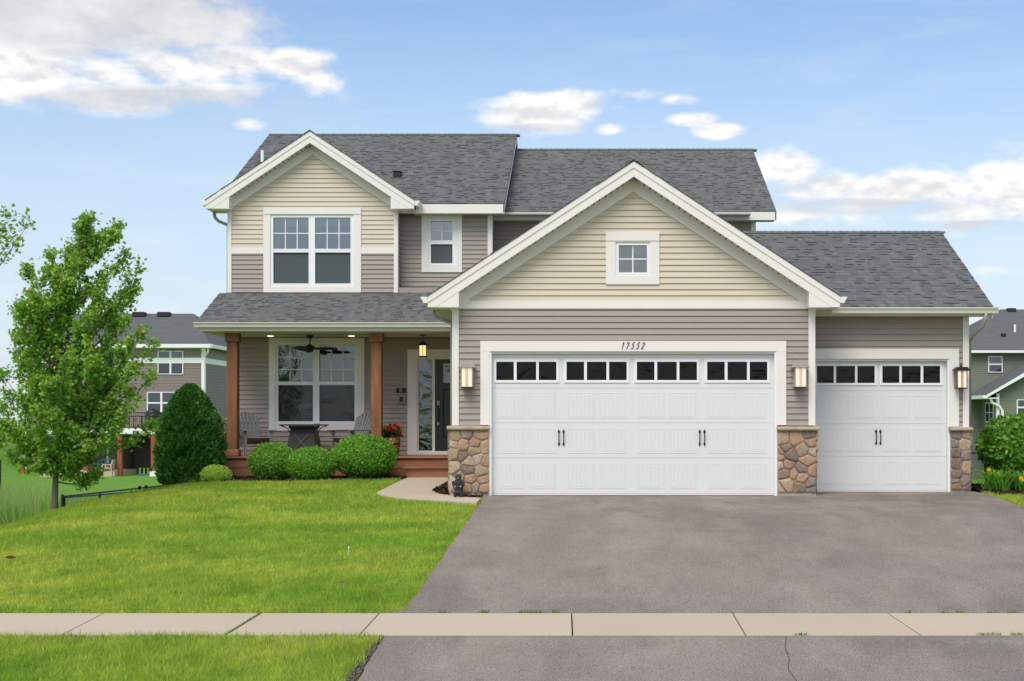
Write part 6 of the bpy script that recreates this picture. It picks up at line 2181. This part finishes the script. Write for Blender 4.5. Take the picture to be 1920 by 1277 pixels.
    MB().lathe([(.75, .70), (.75, .74)], n=20).build('table_top', M_black, tb_, True)
    for k in range(4):
        a = k * 1.57 + .78
        MB().tube([(.5 * math.cos(a), .5 * math.sin(a), 0), (.55 * math.cos(a), .55 * math.sin(a), .7)], .03, 6).build('leg', M_black, tb_, True)
    for sx in (-1.15, 1.15):
        ch = empty('patio_chair', (PX(258, 83) + sx, 83, zr0), 'dark patio chair at the %s end of the neighbour deck table' % ('tree' if sx < 0 else 'grill'), 'chair', 'neighbour patio chairs')
        MB().box(-.28, .28, -.28, .28, .42, .47).build('seat', M_black, ch, True)
        MB().box(.24 if sx > 0 else -.28, .28 if sx > 0 else -.24, -.28, .28, .48, .98).build('backrest', M_black, ch, True)
        for a in (-.25, .25):
            for b in (-.25, .25):
                MB().box(a - .02, a + .02, b - .02, b + .02, 0, .42).build('leg', M_black, ch, True)
    M_tan = mat('tan_resin', (.58, .44, .33), .6)
    M_blue = mat('blue_plastic', (.03, .14, .24), .5)
    M_lime = mat('lime_plastic', (.30, .42, .04), .5)
    yq = 81.2
    zq = float(terrain(PX(203, yq), yq)) + .05
    ch = empty('garden_chair', (PX(203, yq), yq, zq), 'tan plastic garden chair on the neighbour patio', 'chair')
    MB().box(-.25, .25, -.25, .25, .40, .45).build('seat', M_tan, ch, True)
    MB().prism([(.2, .45), (.27, .45), (.36, .92), (.30, .92)], 'y', -.25, .25).build('backrest', M_tan, ch, True)
    for sy in (-.27, .27):
        MB().box(-.25, .27, sy - .03, sy + .03, .62, .66).build('armrest', M_tan, ch, True)
        for sx in (-.24, .24):
            MB().prism([(sx - .03 + .06 * np.sign(sx), 0), (sx + .03 + .06 * np.sign(sx), 0), (sx + .03, .63), (sx - .03, .63)], 'y', sy - .03, sy + .03).build('leg', M_tan, ch, True)
    wt = empty('water_table', (PX(196, yq + 1), yq + 1, zq), 'round blue play table on the neighbour patio', 'table')
    MB().lathe([(.52, .55), (.56, .68), (.54, .70), (.45, .62), (.02, .60)], n=20).build('basin', M_blue, wt, True)
    MB().lathe([(.50, .86), (.53, .88), (.50, .90)], n=20).build('upper_ring', M_blue, wt, True)
    for k in range(4):
        a = k * 1.57 + .5
        MB().tube([(.4 * math.cos(a), .4 * math.sin(a), 0), (.5 * math.cos(a), .5 * math.sin(a), .88)], .03, 6).build('leg', M_blue, wt, True)
    ty = empty('toy_rack', (PX(274, 81.9), 81.9, float(terrain(PX(274, 81.9), 81.9))), 'lime green and yellow toy rack standing under the neighbour deck', 'toy')
    MB().box(-.42, .42, -.12, .12, .0, .12).build('tray', M_blue, ty, True)
    for k in range(4):
        MB().lathe([(.05, .1), (.045, .34), (.07, .42), (.055, .44)], (-.36 + .24 * k, 0, 0), 8).build('peg', M_lime, ty, True)
    wbx = empty('window_well', (PX(295, 80.8), 80.8, float(terrain(PX(295, 80.8), 80.8))), 'low white box with a dark prop leaning at the deck corner', 'box')
    MB().box(-.35, .5, -.3, .3, -.1, .28).build('shell', M_white, wbx, True)
    MB().tube([(-.28, -.32, .28), (-.05, -.32, .85)], .03, 5).build('prop', M_black, wbx, True)


left_neighbour()


def right_neighbour():
    Y = 78.0
    gz = -2.1
    h = empty('green_house', (PX(1900, Y), Y, gz), 'green lap-sided house with white trim beyond the right garage corner', 'house')
    x0, x1 = PX(1792, Y), PX(2240, Y)
    ze = PZ(660, Y)
    MB().box(x0, x1, Y, Y + .3, gz - .5, ze).build('wall', M_ngreen, h)
    MB().box(x0, x0 + .3, Y + .301, Y + 11, gz - .5, ze).build('side_wall', M_ngreen, h)
    MB().box(x1 - .3, x1, Y + .301, Y + 11, gz - .5, ze).build('side_wall', M_ngreen, h)
    ey0, ey1 = Y - .4, Y + 11.4
    yc = (ey0 + ey1) / 2
    zr = PZ(580, yc)
    ex0, ex1 = PX(1812, Y) - .5 - (PX(1812, Y) - x0), x1 + .5
    rxa = PX(1876, yc)
    rf = MB().add([(ex0, ey0, ze + .05), (ex1, ey0, ze + .05), (ex1, ey1, ze + .05), (ex0, ey1, ze + .05), (rxa, yc, zr), (ex1 - 4, yc, zr)], [(0, 1, 5, 4), (1, 2, 5), (2, 3, 4, 5), (3, 0, 4), (3, 2, 1, 0)]).build('roof', M_shingle_far, h)
    MB().box(ex0, ex1, ey0 - .1, ey0 + .02, ze - .07, ze + .07).build('gutter', M_white, rf)
    sl = (zr - ze - .05) / (yc - ey0)
    for (px, py, kind) in ((1895, 582, 'b'), (1881, 630, 's'), (1903, 622, 'p')):
        k = (PCY - py) / F
        yy = (ze + .05 - EYE - sl * ey0) / (k - sl)
        if yy < ey0 or yy > yc: yy = yc - .3
        xx = PX(px, yy); zz = ze + .05 + sl * (yy - ey0)
        if kind == 'b': MB().box(xx - .25, xx + .25, yy - .3, yy + .2, zz - .15, zz + .12).build('roof_vent', M_under, rf, bevel=.04)
        if kind == 's': MB().box(xx - .12, xx + .12, yy - .15, yy + .15, zz - .1, zz + .14).build('roof_vent', M_black, rf, bevel=.03)
        if kind == 'p': MB().tube([(xx, yy, zz - .1), (xx, yy, zz + .42)], .06, 8).build('vent_pipe', M_white, rf)
    far_window(h, Y, (1852.5, 1879.5, 667.5, 698.5), 1, 2)
    # projecting gabled room
    YP = 75.0
    wx0, wx1 = PX(1869, YP), PX(2010, YP)
    wz = PZ(738, YP)
    pr = MB().box(wx0, wx1, YP, YP + .2, gz - .5, wz).build('projecting_wall', M_ngreen, h)
    xm_ = (wx0 + wx1) / 2
    zp = PZ(690, YP)
    MB().prism([(wx0, wz), (wx1, wz), (xm_, zp - .1)], 'y', YP + .001, YP + .2).build('gable_wall', M_ngreen, pr)
    MB().box(wx0, wx0 + .2, YP + .201, Y, gz - .5, wz).build('side_wall', M_ngreen, pr)
    tz = PZ(743, YP); tx = PX(1842, YP)
    for s in (1, -1):
        a = tx if s > 0 else 2 * xm_ - tx
        MB().prism([(a, tz), (xm_, zp + .15), (xm_, zp - .08), (a, tz - .14)], 'y', YP - .5, YP - .44).build('rake_board', M_white, pr)
        slab(pr, 'gable_roof', M_shingle_far, [(a, YP - .46, tz + .06), (xm_, YP - .46, zp + .2), (xm_, Y, zp + .2), (a, Y, tz + .06)], .12)
    MB().box(tx - .05, wx0, YP - .42, Y - .1, tz - .14, tz - .08).build('soffit', M_white, pr)
    MB().box(tx - .1, tx, YP - .5, Y - .1, tz - .12, tz + .05).build('gutter', M_white, pr)
    MB().box(wx0 - .03, wx0 + .13, YP - .06, YP + .06, gz, wz).build('corner_board', M_white, pr)
    MB().tube([(tx + .35, YP - .3, tz - .12), (tx + .45, YP - .25, tz - .35), (wx0 + .1, YP - .14, tz - .55), (wx0 + .26, YP - .14, tz - .8), (wx0 + .26, YP - .14, gz)], .075, 6).build('downspout', M_white, pr)
    far_window(h, YP, (1906, 1945, 749, 779), 1, 2)
    # narrow window in the return
    w_ = MB().box(wx0 - .03, wx0 - .001, YP + .55, YP + 2.1, PZ(792, YP), PZ(754, YP)).build('window', M_white, h)
    for (a, b) in ((.63, 1.27), (1.38, 2.02)):
        MB().box(wx0 - .04, wx0 - .031, YP + a, YP + b, PZ(790, YP), PZ(774, YP)).build('pane', M_npane, w_)
        MB().box(wx0 - .04, wx0 - .031, YP + a, YP + b, PZ(772.5, YP), PZ(756, YP)).build('pane', M_npane, w_)
    MB().box(PX(1829.5, Y), PX(1835, Y), Y - .12, Y - .002, PZ(834.5, Y), PZ(828, Y)).build('meter_box', M_white, h)


right_neighbour()
